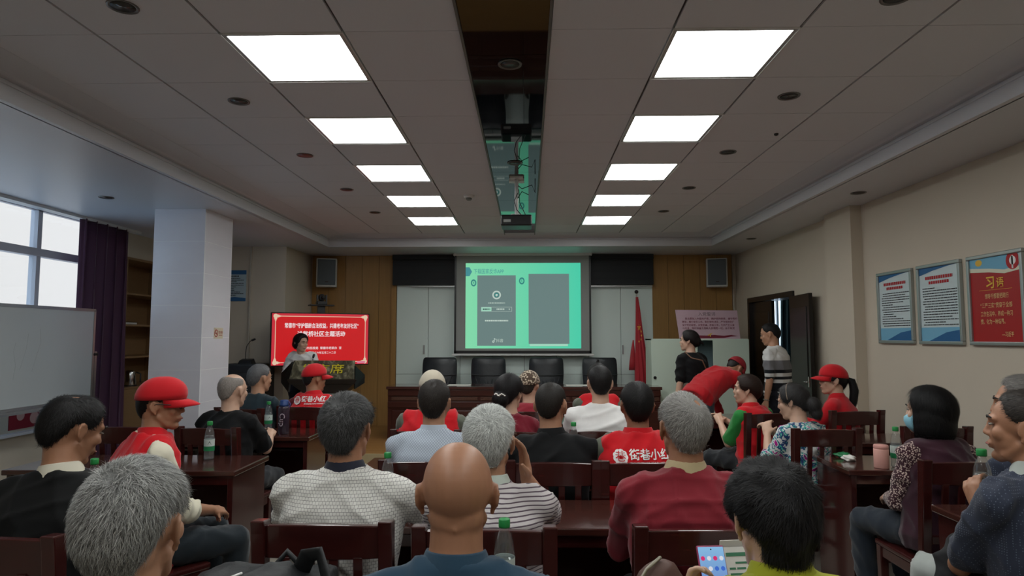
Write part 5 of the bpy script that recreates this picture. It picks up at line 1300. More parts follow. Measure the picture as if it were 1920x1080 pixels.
# middle block, from the rear
person('man with grey-black hair in a white shirt with a small dark pattern', (-0.66, 2.4, 1.331), hyaw=-8, lean=2, sw=0.24, fat=1.12, shirt=cloth_pattern('cloth_hex', pat_hex), collar=cloth('navy_collar', (40, 42, 56)), skin='b', hs=1.03, chair='man in the patterned white shirt',
       hair=dict(style='full', thick=0.015, rgb=(78, 78, 78), n=8000, L=0.035, var=0.65, patches=[((-0.02, -0.62, 0.78), 0, 18)], under=0.45), vox=0.006, seed=9, arms=(dict(w=(-0.12, 0.36, 0.83)), dict(w=(0.24, 0.34, 0.84), pole=(1, -0.2, -0.5))))
person('bald man with spectacles in a dark blue shirt', (-0.155, 1.47, 1.315), hyaw=2, hpitch=4, lean=5, sw=0.23, fat=1.1, shirt=cloth('petrol', (38, 66, 86)), collar=cloth('petrol', (38, 66, 86)), skin='b', glasses=True, vox=0.005, seed=10, hs=1.0, gloss=0.24, arms=('lap', 'lap'), chair='bald man in the dark blue shirt', rolls=True)
jh = person('white-haired man in a striped polo holding a hand to his ear', (-0.135, 2.37, 1.289), hyaw=-6, lean=4, sw=0.215, fat=1.05, shirt=cloth_pattern('cloth_stripe', pat_stripe), collar=cloth('palegreen', (196, 206, 196)), skin='a', hs=1.02, chair='white-haired man in the striped polo',
       hair=dict(style='short', thick=0.016, rgb=(206, 208, 204), n=10000, L=0.03, var=0.28, patches=[((-0.15, -0.6, 0.8), 0, 10)], under=0.6, lift=0.3), vox=0.005, seed=11,
       arms=('desk', dict(w=(0.132, 0.11, 1.035), pole=(0.45, 1.0, -0.9), d=(-0.12, -0.12, 1.0))), hands=(0.5, 0.35), palms=(None, (-0.85, -0.3, -0.1)))
person('man with brown crew cut in a pale blue shirt', (-0.49, 3.45, 1.315), lean=3, sw=0.225, fat=1.08, shirt=cloth_pattern('cloth_diamond', pat_diamond), collar=cloth('paleblue', (188, 200, 214)), skin='a', chair='man in the pale blue shirt',
       hair=dict(style='short', thick=0.010, rgb=(46, 40, 36), n=4000, L=0.022, var=0.4, patches=[((0.02, -0.62, 0.78), 0, 12)], under=0.8), vox=0.0078, seed=12)
person('old man in a pale cap and red vest before the pale blue shirt', (-0.65, 4.47, 1.301), lean=3, fat=1.08, shirt=cloth('olive', (96, 100, 88)), vest=VR, skin='c', sw=0.22, chair='old man in the pale cap',
       hair=dict(style='fringe', thick=0.005, rgb=(170, 160, 150), n=900, L=0.02), cap=dict(m=cloth('beigecap', (206, 196, 176)), brim=False, label='pale beige brimless cap'), vox=0.0097, seed=13)
mw = person('woman in a crimson top with a glittering clip in dark hair', (-0.12, 4.45, 1.283), hyaw=-26, lean=3, sw=0.185, shirt=cloth('crimson', (118, 22, 40)), skin='c', vox=0.0087, seed=14, chair='woman with the glittering hair clip',
       hair=dict(style='woman', thick=0.02, rgb=(26, 22, 24), n=2600, L=0.05, gravity=0.5, extra=lambda mb: (mb.blob((-0.01, -0.115, -0.03), (0.06, 0.045, 0.055)), mb.blob((-0.02, -0.10, -0.075), (0.045, 0.035, 0.04)))))
person('woman in a patterned cap and crimson top, mostly hidden', (0.02, 5.55, 1.245), hyaw=-20, lean=3, sw=0.185, shirt=cloth('rosered', (150, 40, 54)), skin='c', vox=0.0097, seed=15, chair='woman in the patterned cap',
       hair=dict(style='crop', thick=0.005, rgb=(60, 52, 46), n=500, L=0.02), cap=dict(m=cloth_pattern('cloth_cap', pat_cap), brim=False, label='beige and brown patterned cap'))
person('crew-cut man in a black shirt', (0.125, 3.45, 1.302), hyaw=-14, hpitch=3, lean=3, sw=0.23, fat=1.06, shirt=BLK, collar=BLK, skin='a', vox=0.0078, seed=16, chair='crew-cut man in the black shirt',
       hair=dict(style='crop', thick=0.007, rgb=(40, 36, 32), n=4500, L=0.014, width=0.001, var=0.4, under=0.9))
person('short-haired man in a plain white tee', (0.498, 4.49, 1.345), lean=3, sw=0.225, fat=1.05, shirt=WHT, skin='c', vox=0.0087, seed=17, chair='man in the plain white tee',
       hair=dict(style='short', thick=0.009, rgb=(28, 26, 26), n=3000, L=0.02, var=0.35))
qw = person('woman with a small topknot in a red vest before the white tee', (0.60, 5.55, 1.315), lean=3, sw=0.195, shirt=cloth('olive', (96, 100, 88)), vest=VR, skin='c', vox=0.0097, seed=18, chair='woman with the small topknot',
       hair=dict(style='woman', thick=0.014, rgb=(28, 26, 26), n=1000, L=0.04, extra=lambda mb: mb.limb([(0, -0.01, 0.115), (0, -0.012, 0.14), (0, -0.02, 0.155)], [0.012, 0.016, 0.01])))
person('dark-haired man in a red lettered vest with olive sleeves', (0.575, 3.45, 1.305), hyaw=0, lean=3, sw=0.225, fat=1.06, shirt=cloth('olive', (96, 100, 88)), vest=VR, collar=VR, letters=0.955, skin='d', vox=0.0078, seed=19, chair='dark-haired man in the red lettered vest',
       hair=dict(style='full', thick=0.011, rgb=(26, 24, 24), n=4000, L=0.028, var=0.35), sleeve='short')
person('man with thinning grey hair in a dark red sweater', (0.56, 2.37, 1.342), lean=2, sw=0.235, fat=1.12, shirt=cloth('wine', (132, 34, 46)), collar=cloth('tan_collar', (196, 178, 140)), skin='b', hs=1.03, sleeve='long', vox=0.006, seed=20, chair='grey man in the dark red sweater',
       hair=dict(style='short', thick=0.010, rgb=(152, 149, 145), n=7000, L=0.03, var=0.35, patches=[((0.38, -0.52, 0.76), 6, 40)], under=0.75), hyaw=6)
tw = person('person with thick black hair in a yellow-green shirt using a phone', (0.565, 1.55, 1.245), yaw=4, hyaw=0, hpitch=14, lean=6, neck=0.118, sw=0.21, shirt=cloth('lime', (168, 172, 40)), collar=cloth('lime', (168, 172, 40)), skin='c', vox=0.005, seed=21, hs=1.03, chair='person in the yellow-green shirt',
       hair=dict(style='woman', thick=0.02, rgb=(27, 26, 27), n=14000, L=0.035, var=0.45, rough=0.35, lift=0.3, under=0.7, extra=lambda mb: mb.blob((0, -0.06, -0.055), (0.056, 0.04, 0.045))), arms=(dict(w=(-0.145, 0.20, 0.855), d=(0.02, 0.45, 0.9)), 'lap'), hands=(1.0, 0.5), palms=((0.75, -0.6, 0.3), None))
# standing by the door
uw = person('standing woman in a black top with a brown shoulder bag', (1.84, 7.45, 1.612), yaw=28, hyaw=38, lean=2, sw=0.185, fat=0.9, shirt=BLK, sleeve='short', skin='c', stand=True, arms=('side', 'side'), trousers=cloth('taupe', (120, 112, 100)), vox=0.0087, seed=22, hs=0.96,
       hair=dict(style='woman', thick=0.02, rgb=(30, 24, 24), n=1600, L=0.05, gravity=0.4, extra=lambda mb: (mb.blob((0.0, -0.10, 0.0), (0.06, 0.045, 0.06)), mb.limb([(0, -0.10, -0.01), (0.0, -0.15, -0.015), (0, -0.17, -0.03)], [0.03, 0.02, 0.008]))))
ww = person('standing man in a striped tee by the dark double door', (2.72, 7.35, 1.692), yaw=48, hyaw=14, hpitch=14, lean=3, sw=0.215, fat=1.0, shirt=cloth_pattern('cloth_bands', pat_bands), sleeve='short', skin='a', stand=True, arms=('side', 'side'), trousers=cloth('nightblue', (24, 26, 34)), vox=0.0087, seed=23,
       hair=dict(style='short', thick=0.011, rgb=(26, 24, 24), n=1500, L=0.025))
vb_ = person('man in a red cap bending over beside the white cabinet', (2.25, 7.10, 1.275), yaw=-58, hyaw=-6, hpitch=50, lean=62, bent=0.93, sw=0.215, fat=1.05, shirt=cloth('jacketred', (176, 18, 28)), sleeve='long', skin='b', stand=True, arms=(dict(w=(-0.16, 0.55, 0.62)), dict(w=(0.16, 0.55, 0.62))), trousers=cloth('slateteal', (44, 58, 68)), vox=0.0097, seed=24,
       hair=dict(style='crop', thick=0.004, rgb=(40, 36, 34), n=500, L=0.015), cap=dict(m=mat('cap_dark_red', srgb(140, 18, 30), 0.75), label='dark red cap'))
# door block
xw = person('brown-haired woman in a red vest with green sleeves turned sideways', (1.83, 5.5, 1.223), yaw=34, hyaw=36, lean=10, sw=0.195, fat=1.05, shirt=cloth('green', (40, 130, 58)), vest=VR, collar=VR, skin='c', vox=0.0087, seed=25, arms=(dict(w=(-0.06, 0.34, 0.815), pole=(-0.5, -0.5, -1)), 'desk'), chair='brown-haired woman with green sleeves', chair_yaw=8,
       hair=dict(style='woman', thick=0.018, rgb=(52, 36, 30), n=2200, L=0.04, var=0.35))
yw = person('woman in a floral blouse with grey-black hair in a bun', (1.87, 4.66, 1.205), yaw=26, hyaw=26, hpitch=12, lean=12, sw=0.19, fat=1.0, shirt=cloth_pattern('cloth_floral', pat_floral), sleeve='elbow', skin='c', vox=0.0078, seed=26, arms=(dict(w=(-0.08, 0.30, 0.85)), dict(w=(0.03, 0.33, 0.84))), hands=(0.8, 0.8), chair='woman in the floral blouse', chair_yaw=4,
       hair=dict(style='woman', thick=0.016, rgb=(52, 50, 50), n=3000, L=0.05, gravity=0.3, var=0.45, extra=lambda mb: (mb.blob((0, -0.135, -0.04), (0.06, 0.05, 0.06)), mb.blob((0, -0.14, -0.09), (0.05, 0.04, 0.05)))))
zw = person('woman in a red cap with a long black ponytail', (2.60, 5.62, 1.293), yaw=44, hyaw=34, lean=3, sw=0.195, shirt=cloth('redjacket', (196, 22, 34)), collar=cloth('redjacket', (196, 22, 34)), sleeve='long', skin='c', vox=0.0087, seed=27, chair='ponytailed woman in the red cap', chair_yaw=6,
       hair=dict(style='woman', thick=0.008, rgb=(24, 22, 24), n=2200, L=0.06, gravity=0.8, extra=lambda mb: mb.limb([(0, -0.10, 0.02), (0, -0.15, 0.0), (0, -0.165, -0.08), (0, -0.155, -0.17), (0, -0.15, -0.23)], [0.018, 0.03, 0.036, 0.032, 0.016])), cap=dict(m=CAPR, peak=1.4, label='red baseball cap'))
def bob(mb):
    rows = []
    for z, rx, ry in ((0.07, 0.095, 0.112), (0.03, 0.102, 0.116), (-0.02, 0.106, 0.116), (-0.07, 0.106, 0.112), (-0.11, 0.098, 0.104)):
        o = []; i_ = []
        for az in np.linspace(math.radians(62), math.radians(298), 26):
            o.append((rx*math.sin(az), -0.014+ry*math.cos(az), z)); i_.append(((rx-0.035)*math.sin(az), -0.014+(ry-0.035)*math.cos(az), z+0.004))
        rows.append(o + i_[::-1])
    mb.loft(rows)
aw = person('woman with a black bob and face mask in a purple vest', (2.11, 3.5, 1.271), yaw=12, hyaw=26, lean=3, sw=0.20, fat=1.05, shirt=cloth_pattern('cloth_speck', pat_speck), sleeve='long', vest=cloth('plumvest', (58, 26, 40)), collar=cloth('plumvest', (58, 26, 40)), skin='c', vox=0.0078, seed=28, hs=1.02, ears=False, chair='woman wearing a face mask', chair_yaw=0,
       hair=dict(style='woman', thick=0.026, rgb=(20, 19, 20), n=9000, L=0.07, gravity=0.85, var=0.8, lift=0.16, extra=bob, under=0.9), arms=(dict(w=(-0.05, 0.30, 0.66)), 'lap'), trousers=cloth('darkjean', (34, 42, 52)))
person('grey-haired man in a dark patterned shirt beside the wall', (2.02, 2.72, 1.381), yaw=20, hyaw=34, lean=3, shirt=cloth_pattern('cloth_navy', pat_navy), skin='b', vox=0.0078, seed=29, arms=('lap', 'lap'), trousers=cloth('palegrey', (172, 178, 174)), chair='grey-haired man beside the wall',
       hair=dict(style='short', thick=0.016, rgb=(120, 116, 112), n=3000, L=0.03, var=0.4))
nv = person('man in a navy polo holding a water bottle', (1.635, 2.2, 1.368), yaw=14, hyaw=34, lean=4, sw=0.225, fat=1.1, shirt=cloth_pattern('cloth_navy', pat_navy), collar=cloth('grey_collar', (170, 176, 170)), skin='b', vox=0.0055, seed=30, hs=1.02, chair='man in the navy polo',
       hair=dict(style='short', thick=0.008, rgb=(58, 52, 48), n=5000, L=0.02, var=0.5, under=0.75), arms=(dict(w=(0.03, 0.27, 0.93), pole=(-1, -0.3, -1), d=(0.05, 0.4, 0.9)), 'lap'), hands=(0.9, 0.5), palms=((0.95, 0.1, 0.0), None))
run_queue()

# ================================================================== WORN AND HELD DETAILS
def local_part(p, mb, name, m, label=None, smooth=True):
    o = mb.build(name, m, p['root'], smooth=smooth)
    if label: o['label'] = label
    return o
def hp(p, *q): return tuple(p['H'] @ (Vector(q)*p['hs']))
# glittering hair clip
m = MB()
for i in range(9): m.blob(hp(mw, -0.035+0.009*i, -0.152+0.0006*(i-4)**2, 0.0+0.006*math.sin(i*1.3)), (0.008, 0.008, 0.007), None, 8, 6)
local_part(mw, m, 'hair_clip', mat('glitter', srgb(226, 222, 214), 0.2, 0.6), 'glittering silver hair clip')
# red hair tie on the topknot
local_part(qw, MB().limb([hp(qw, 0.016*math.cos(t), -0.011+0.016*math.sin(t), 0.124) for t in np.linspace(0, 2*PI, 14)], [0.006]*14, 8), 'hair_tie', mat('tie_red', srgb(190, 30, 50), 0.6), 'red hair tie')
# face mask
rows = []
for z, w, y in ((-0.012, 0.064, 0.083), (-0.03, 0.066, 0.108), (-0.05, 0.066, 0.11), (-0.075, 0.062, 0.10), (-0.10, 0.052, 0.075)):
    rows.append([hp(aw, w*math.sin(a), y*math.cos(a)**0.8*1.02 if math.cos(a) > 0 else 0, z) for a in np.linspace(-1.25, 1.25, 15)])
vs = [p for r in rows for p in r]; fs = [(j*15+i, j*15+i+1, (j+1)*15+i+1, (j+1)*15+i) for j in range(4) for i in range(14)]
mk = local_part(aw, MB().add(vs, fs), 'face_mask', mat('mask_blue', srgb(140, 196, 214), 0.7), 'pale blue face mask'); sd = mk.modifiers.new('t', 'SOLIDIFY'); sd.thickness = 0.003; sd.offset = 1
for q in (-1, 1): MB().limb([hp(aw, q*0.06, 0.03, -0.02), hp(aw, q*0.082, -0.005, 0.0), hp(aw, q*0.08, -0.012, -0.03), hp(aw, q*0.055, 0.03, -0.085)], [0.0015]*4, 6).build('ear_loop', M_white, mk)
# thin hair band
local_part(yw, MB().limb([hp(yw, 0.096*math.sin(a), -0.02+0.02*math.cos(a*0), 0.02+0.112*math.cos(a)) for a in np.linspace(-1.5, 1.5, 15)], [0.0025]*15, 6), 'hair_band', mat('band_tan', srgb(170, 150, 130), 0.4), 'thin pale hair band')
# shoulder bag of the standing woman
bgm = mat('bag_brown', srgb(110, 78, 58), 0.5)
c = uw['cen'](0.30)
sb_ = MB().hexa([(c.x-0.12, c.y-0.215, c.z-0.08), (c.x+0.10, c.y-0.215, c.z-0.08), (c.x+0.10, c.y-0.15, c.z-0.08), (c.x-0.12, c.y-0.15, c.z-0.08)], [(c.x-0.09, c.y-0.20, c.z+0.08), (c.x+0.07, c.y-0.20, c.z+0.08), (c.x+0.07, c.y-0.155, c.z+0.08), (c.x-0.09, c.y-0.155, c.z+0.08)]).build('shoulder_bag', bgm, bevel=0.02)
sb_.location = uw['root'].location; sb_.rotation_euler = uw['root'].rotation_euler; tag(sb_, 'brown leather bag slung over the back of the standing woman', 'bag')
S0 = uw['sh'][0]
MB().limb([(c.x+0.05, c.y-0.18, c.z+0.08), (c.x-0.02, c.y-0.175, c.z+0.22), (S0.x+0.05, S0.y-0.10, S0.z+0.02), (S0.x+0.05, S0.y, S0.z+0.085)], [0.007]*4, 8).build('strap', bgm, sb_, smooth=True)
# crossbody strap
cx = xw['cen']
st = MB().limb([tuple(cx(0.95) + Vector((0.10, -0.10, 0))), tuple(cx(0.7) + Vector((0.05, -0.165, 0))), tuple(cx(0.4) + Vector((-0.05, -0.175, 0))), tuple(cx(0.12) + Vector((-0.17, -0.10, 0)))], [(0.004, 0.014)]*4, 8)
local_part(xw, st, 'crossbody_strap', M_black)
# wrist watch
S, E, Wt = ww['A'][0]; d = (Wt-E).normalized()
m = MB(); u = d.orthogonal().normalized(); v = d.cross(u); cc_ = Wt - d*0.02
m.limb([tuple(cc_ + u*(0.029*math.cos(t)) + v*(0.029*math.sin(t))) for t in np.linspace(0, 2*PI, 16)], [0.006]*16, 8)
local_part(ww, m, 'watch', M_chrome)

# ================================================================== THINGS ON THE DESKS
M_clear = bpy.data.materials.new('clear_plastic'); M_clear.use_nodes = True
_k = NT(M_clear); _k.t.nodes.remove(_k.b); _o = next(n for n in _k.t.nodes if n.type == 'OUTPUT_MATERIAL')
_tr = _k.n('ShaderNodeBsdfTransparent'); _tr.inputs[0].default_value = (0.95, 0.97, 0.97, 1)
_gl = _k.n('ShaderNodeBsdfGlossy'); _gl.inputs['Roughness'].default_value = 0.05
_lw = _k.n('ShaderNodeLayerWeight'); _lw.inputs[0].default_value = 0.5; _fr = _k.math('MULTIPLY_ADD', _k.math('POWER', _lw.outputs['Facing'], 2.5), 0.6, 0.05)
_mx = _k.n('ShaderNodeMixShader'); _k.l(_fr, _mx.inputs[0]); _k.l(_tr.outputs[0], _mx.inputs[1]); _k.l(_gl.outputs[0], _mx.inputs[2]); _df = _k.n('ShaderNodeBsdfDiffuse'); _df.inputs[0].default_value = (0.8, 0.84, 0.84, 1); _m2 = _k.n('ShaderNodeMixShader'); _m2.inputs[0].default_value = 0.05; _k.l(_mx.outputs[0], _m2.inputs[1]); _k.l(_df.outputs[0], _m2.inputs[2]); _k.l(_m2.outputs[0], _o.inputs[0])
M_water = M_clear.copy(); M_water.name = 'water'
next(n for n in M_water.node_tree.nodes if n.type == 'BSDF_TRANSPARENT').inputs[0].default_value = (0.92, 0.95, 0.96, 1)
M_capg = mat('cap_green', srgb(36, 140, 70), 0.4); M_lab = mat('label_white', srgb(206, 220, 214), 0.5); M_labg = mat('label_green', srgb(30, 130, 80), 0.5); M_labd = mat('label_dark', srgb(30, 60, 50), 0.5)
BM = {}
def bm_(key, fn, m):
    if key not in BM:
        b = MB(); fn(b); me = b.mesh(key); me.materials.append(m); me.shade_smooth(); BM[key] = me
    return BM[key]
PR = [(0.024, 0.0), (0.030, 0.006), (0.031, 0.02), (0.0295, 0.045), (0.031, 0.055), (0.031, 0.125), (0.030, 0.14), (0.026, 0.17), (0.018, 0.195), (0.0135, 0.205), (0.0135, 0.215)]
def bottle(x, y, z, lab, fill=0.14, rot=0.0, group='water bottles'):
    t = thing('water_bottle', lab, 'bottle', (x, y, z), rot, group)
    def add(name, key, fn, m):
        o = bpy.data.objects.new(name, bm_(key, fn, m)); COL.objects.link(o); o.parent = t
    add('bottle_body', 'bottle_body', lambda b: b.lathe(PR, 20), M_clear)
    add('water', 'water_%d' % int(fill*1000), lambda b: b.lathe([(max(r-0.0015, 0.002), max(zz, 0.002)) for r, zz in PR if zz <= fill] + [(0.029 if fill < 0.15 else 0.022, fill+0.001)], 20), M_water)
    add('bottle_cap', 'bottle_cap', lambda b: b.lathe([(0.0165, 0.212), (0.017, 0.216), (0.017, 0.234), (0.015, 0.237)], 18), M_capg)
    add('label_band', 'label_band', lambda b: b.lathe([(0.0316, 0.085), (0.0316, 0.128)], 24, close=False), M_lab)
    add('label_stripe', 'label_stripe', lambda b: b.lathe([(0.0317, 0.056), (0.0317, 0.085)], 24, close=False), M_labg)
    def tri(b):
        pts = []
        for u, zz in ((-0.35, 0.095), (0.35, 0.095), (0.0, 0.118)): pts.append((0.0322*math.sin(u), -0.0322*math.cos(u), zz))
        b.add(pts, [(0, 1, 2)])
    add('label_mark', 'label_mark', tri, M_labd)
    return t
DZ = 0.78
bottle(-2.005, 4.10, DZ, 'water bottle on the desk in front of the red capped man with spectacles', 0.15, 0.5)
bottle(-2.135, 5.36, DZ, 'water bottle standing beside the blue-lidded tumbler', 0.15, 0.6)
bottle(-1.90, 2.85, DZ, 'water bottle in front of the man in the black jacket', 0.13, 0.4)
bottle(-0.645, 3.03, DZ, 'water bottle beyond the shoulder of the patterned white shirt', 0.15)
bottle(-0.068, 1.95, DZ, 'half empty water bottle beside the bald man', 0.125)
bottle(0.29, 4.12, DZ, 'water bottle between the black shirt and the white tee', 0.15)
bottle(2.185, 3.95, DZ, 'water bottle standing beside the pink flask', 0.14, -0.5)
# bottle in the hand of the man in navy
S, E, Wt = nv['A'][0]; hd = Vector((0.05, 0.4, 0.9)).normalized(); pn = Vector((0.95, 0.1, 0)); pn = (pn - hd*pn.dot(hd)).normalized()
bp = Wt + hd*0.075 + pn*0.048; bw = nv['root'].matrix_basis if False else Matrix.Translation(nv['root'].location) @ nv['root'].rotation_euler.to_matrix().to_4x4()
bp = bw @ bp
bottle(bp.x, bp.y, bp.z-0.09, 'water bottle held in the hand of the man in navy', 0.15, -0.3)

tm = thing('tumbler', 'tall translucent tumbler with a blue lid and lettering', 'tumbler', (-1.94, 5.18, DZ), 0)
M_tum = mat('tumbler_brown', srgb(70, 56, 70), 0.15, trans=0.35)
MB().lathe([(0.040, 0), (0.044, 0.006), (0.044, 0.20), (0.040, 0.215), (0.034, 0.22)], 24).build('body', M_tum, tm, smooth=True)
MB().lathe([(0.037, 0.218), (0.037, 0.232), (0.033, 0.238), (0.033, 0.262), (0.028, 0.268)], 24).build('lid', mat('lid_blue', srgb(30, 62, 120), 0.4), tm, smooth=True)
MB().limb([(0.034, 0, 0.20), (0.052, 0, 0.235), (0.036, 0, 0.255)], [0.005]*3, 8).build('carry_loop', mat('loop_violet', srgb(80, 70, 130), 0.5), tm, smooth=True)
me = text_mesh('Cup', 0.062)
me.transform(Matrix.Rotation(-PI/2, 4, 'Z'))
for v in me.vertices:
    x, y = v.co.x, v.co.y; a = x/0.0447; v.co = (0.0448*math.sin(a), -0.0448*math.cos(a), 0.115+y)
finish(bpy.data.objects.new('lettering', me), mat('cup_print', srgb(190, 176, 186), 0.5), tm)

fk = thing('flask', 'small pink flask standing near the edge of the door-side desk', 'flask', (2.088, 3.935, DZ))
M_pink = mat('flask_pink', srgb(226, 170, 158), 0.45)
MB().lathe([(0.038, 0), (0.041, 0.004), (0.041, 0.108), (0.039, 0.112)], 24).build('body', M_pink, fk, smooth=True); MB().lathe([(0.0385, 0.1115), (0.0405, 0.115), (0.0405, 0.130), (0.037, 0.134)], 24).build('lid', mat('flask_lid', srgb(218, 158, 148), 0.5), fk, smooth=True)
def crumple(name, lab, cat, loc, r, m, seed, flatten=0.5, res=14):
    rg = np.random.default_rng(seed); rings = []
    for j in range(1, res):
        e = -PI/2+PI*j/res; row = []
        for i in range(res*2):
            a = PI*i/res; k = 1 + 0.32*math.sin(3*a+seed+2*e)*math.cos(4*e+seed) + rg.uniform(-0.08, 0.08)
            row.append((r[0]*math.cos(e)*math.cos(a)*k, r[1]*math.cos(e)*math.sin(a)*k, r[2]+max(-r[2], r[2]*math.sin(e)*k)))
        rings.append(row)
    return tag(MB().loft(rings).build(name, m, smooth=True, loc=loc), lab, cat)
crumple('tissue', 'crumpled white tissue on the desk with the pink flask', 'tissue', (2.0, 4.14, DZ), (0.04, 0.03, 0.018), M_paper, 3)
crumple('snack_packet', 'small green wrapper on the desk behind the floral blouse', 'wrapper', (2.02, 4.26, DZ), (0.05, 0.03, 0.016), mat('foil_green', srgb(40, 130, 80), 0.35), 5)
for x, y, a, lab in ((0.345, 3.86, 0.2, 'white printed sheet on the desk beside the red lettered vest'), (0.20, 3.80, -0.1, 'white sheet of paper on the desk before the crew-cut man'), (-0.25, 3.85, 0.1, 'white sheet of paper between the pale blue shirt and the crew-cut man')):
    pp = thing('paper_or_reflection', lab, 'paper', (x, y, DZ), a); MB().box(-0.07, 0.07, -0.10, 0.10, 0, 0.002).build('sheet', M_paper, pp)
    m = MB(); lines_print(m, -0.055, 0.055, -0.085, 0.085, 10, int(100+x*50), 0.3); flat(m, 'print', M_ink, pp, Matrix.Translation((0, 0, 0.0025)))
lf3 = thing('leaflet', 'white leaflet with green print propped beside the yellow-green shirt', 'leaflet', (0.645, 1.90, DZ), 0.15)
me = MB().box(-0.075, 0.075, -0.001, 0.001, 0, 0.17).mesh('sheet'); me.transform(Matrix.Rotation(-0.35, 4, 'X')); finish(bpy.data.objects.new('sheet', me), M_paper, lf3)
me = MB().box(-0.075, 0.075, 0.099, 0.101, 0, 0.16).mesh('fold'); me.transform(Matrix.Rotation(0.2, 4, 'X')); finish(bpy.data.objects.new('fold', me), M_paper, lf3)
m = MB(); rect2d(m, -0.065, 0.065, 0.145, 0.155); lines_print(m, -0.06, 0.06, 0.03, 0.135, 7, 77, 0.35); flat(m, 'print', mat('leaflet_green', srgb(70, 130, 100), 0.6), lf3, Matrix.Rotation(-0.35, 4, 'X') @ plane_frame((0, -0.002, 0), (1, 0, 0), (0, 0, 1)))
# phone in the hand of the person in yellow-green
S, E, Wt = tw['A'][0]; tb_ = Matrix.Translation(tw['root'].location) @ tw['root'].rotation_euler.to_matrix().to_4x4()
hd = Vector((0.02, 0.45, 0.9)).normalized()
pc = Wt + hd*0.105 + Vector((0.055, -0.012, 0.0)); up_ = Vector((0.0, 0.42, 0.9)).normalized(); rt = Vector((1, 0.05, 0)).normalized()
FPH = tb_ @ plane_frame(pc, rt, up_)
ph = thing('phone', 'smartphone with a lit blue screen in the hand of the yellow-green shirt', 'phone', (0, 0, 0)); ph.matrix_world = FPH
MB().box(-0.036, 0.036, -0.076, 0.076, -0.004, 0.004).build('case', mat('phone_pink', srgb(170, 70, 110), 0.4), ph, bevel=0.004)
M_scr = bpy.data.materials.new('phone_screen'); M_scr.use_nodes = True
k = NT(M_scr); k.b.inputs['Base Color'].default_value = (0.02, 0.02, 0.03, 1); sep = k.n('ShaderNodeSeparateXYZ'); k.l(k.obj(), sep.inputs[0])
k.l(k.mix(k.math('ADD', k.math('MULTIPLY', sep.outputs[1], 6.5), 0.5), srgb(86, 90, 190), srgb(140, 196, 236)), k.b.inputs['Emission Color']); k.b.inputs['Emission Strength'].default_value = 0.9
sc_ = MB().box(-0.033, 0.033, -0.072, 0.072, 0.004, 0.0048).build('screen', M_scr, ph)
IC = [emis('icon_pink', srgb(222, 40, 110), 0.9), emis('icon_blue', srgb(60, 110, 210), 0.9), emis('icon_white', srgb(225, 228, 240), 0.9), emis('icon_violet', srgb(120, 80, 180), 0.9)]
for r_ in range(4):
    for c_ in range(4):
        m = MB(); disc2d(m, -0.024+0.016*c_, 0.045-0.024*r_, 0.0055, 12); flat(m, 'icon', IC[(r_*3+c_*2+(r_*c_) % 3) % 4], sc_, Matrix.Translation((0, 0, 0.0051)))
m = MB(); disc2d(m, 0, 0.066, 0.0018, 10); flat(m, 'camera_hole', M_black, sc_, Matrix.Translation((0, 0, 0.0051)))

# backpack on the rear desk
M_bp = mat('backpack_black', srgb(26, 28, 30), 0.6, bump=(30, 0.35, 0.01))
bk = thing('backpack', 'black backpack with a white trim lying on the rearmost desk', 'backpack', (-0.74, 1.83, DZ), 0.12)
mb = MB(); mb.loft([superring((0, 0, z), Vector((1, 0, 0)), Vector((0, 1, 0)), rx, ry, 28, 4.0) for z, rx, ry in ((0.0, 0.20, 0.12), (0.02, 0.215, 0.13), (0.075, 0.21, 0.125), (0.105, 0.185, 0.105), (0.118, 0.12, 0.07))])
mb.loft([superring((-0.02, -0.04, z), Vector((1, 0, 0)), Vector((0, 1, 0)), rx, ry, 24, 3.5) for z, rx, ry in ((0.06, 0.13, 0.07), (0.12, 0.135, 0.072), (0.142, 0.11, 0.055))])
def bp_done(me):
    wrinkle(me, 0.014, 5, 0.8); v, n = mesh_np(me); v[:, 2] = np.maximum(v[:, 2], 0.0); me.vertices.foreach_set('co', v.ravel()); finish(bpy.data.objects.new('bag_body', me), M_bp, bk)
remesh(mb, 0.010, 3, bp_done)
MB().limb([(-0.215, -0.08, 0.04), (-0.17, -0.12, 0.085), (-0.10, -0.105, 0.125), (-0.03, -0.07, 0.142)], [0.004]*4, 8).build('trim', M_white, bk, smooth=True)
MB().limb([(0.10, 0.02, 0.10), (0.13, -0.01, 0.165), (0.165, -0.03, 0.175), (0.19, -0.06, 0.12), (0.20, -0.11, 0.05)], [(0.008, 0.026)]*5, 10).build('shoulder_strap', M_bp, bk, smooth=True)
MB().limb([(0.02, 0.06, 0.11), (0.06, 0.05, 0.158), (0.10, 0.06, 0.11)], [0.009]*3, 8).build('grab_handle', M_bp, bk, smooth=True)
MB().limb([(-0.10, -0.135, 0.02), (-0.10, -0.142, 0.07)], [0.005]*2, 8).build('zip_pull', M_white, bk, smooth=True)
me = MB(); disc2d(me, 0, 0, 0.022, 20); me = me.mesh('badge'); me.transform(plane_frame((0.075, -0.132, 0.098), (1, 0.1, 0), (0, 0.5, 1))); finish(bpy.data.objects.new('badge', me), M_white, bk)
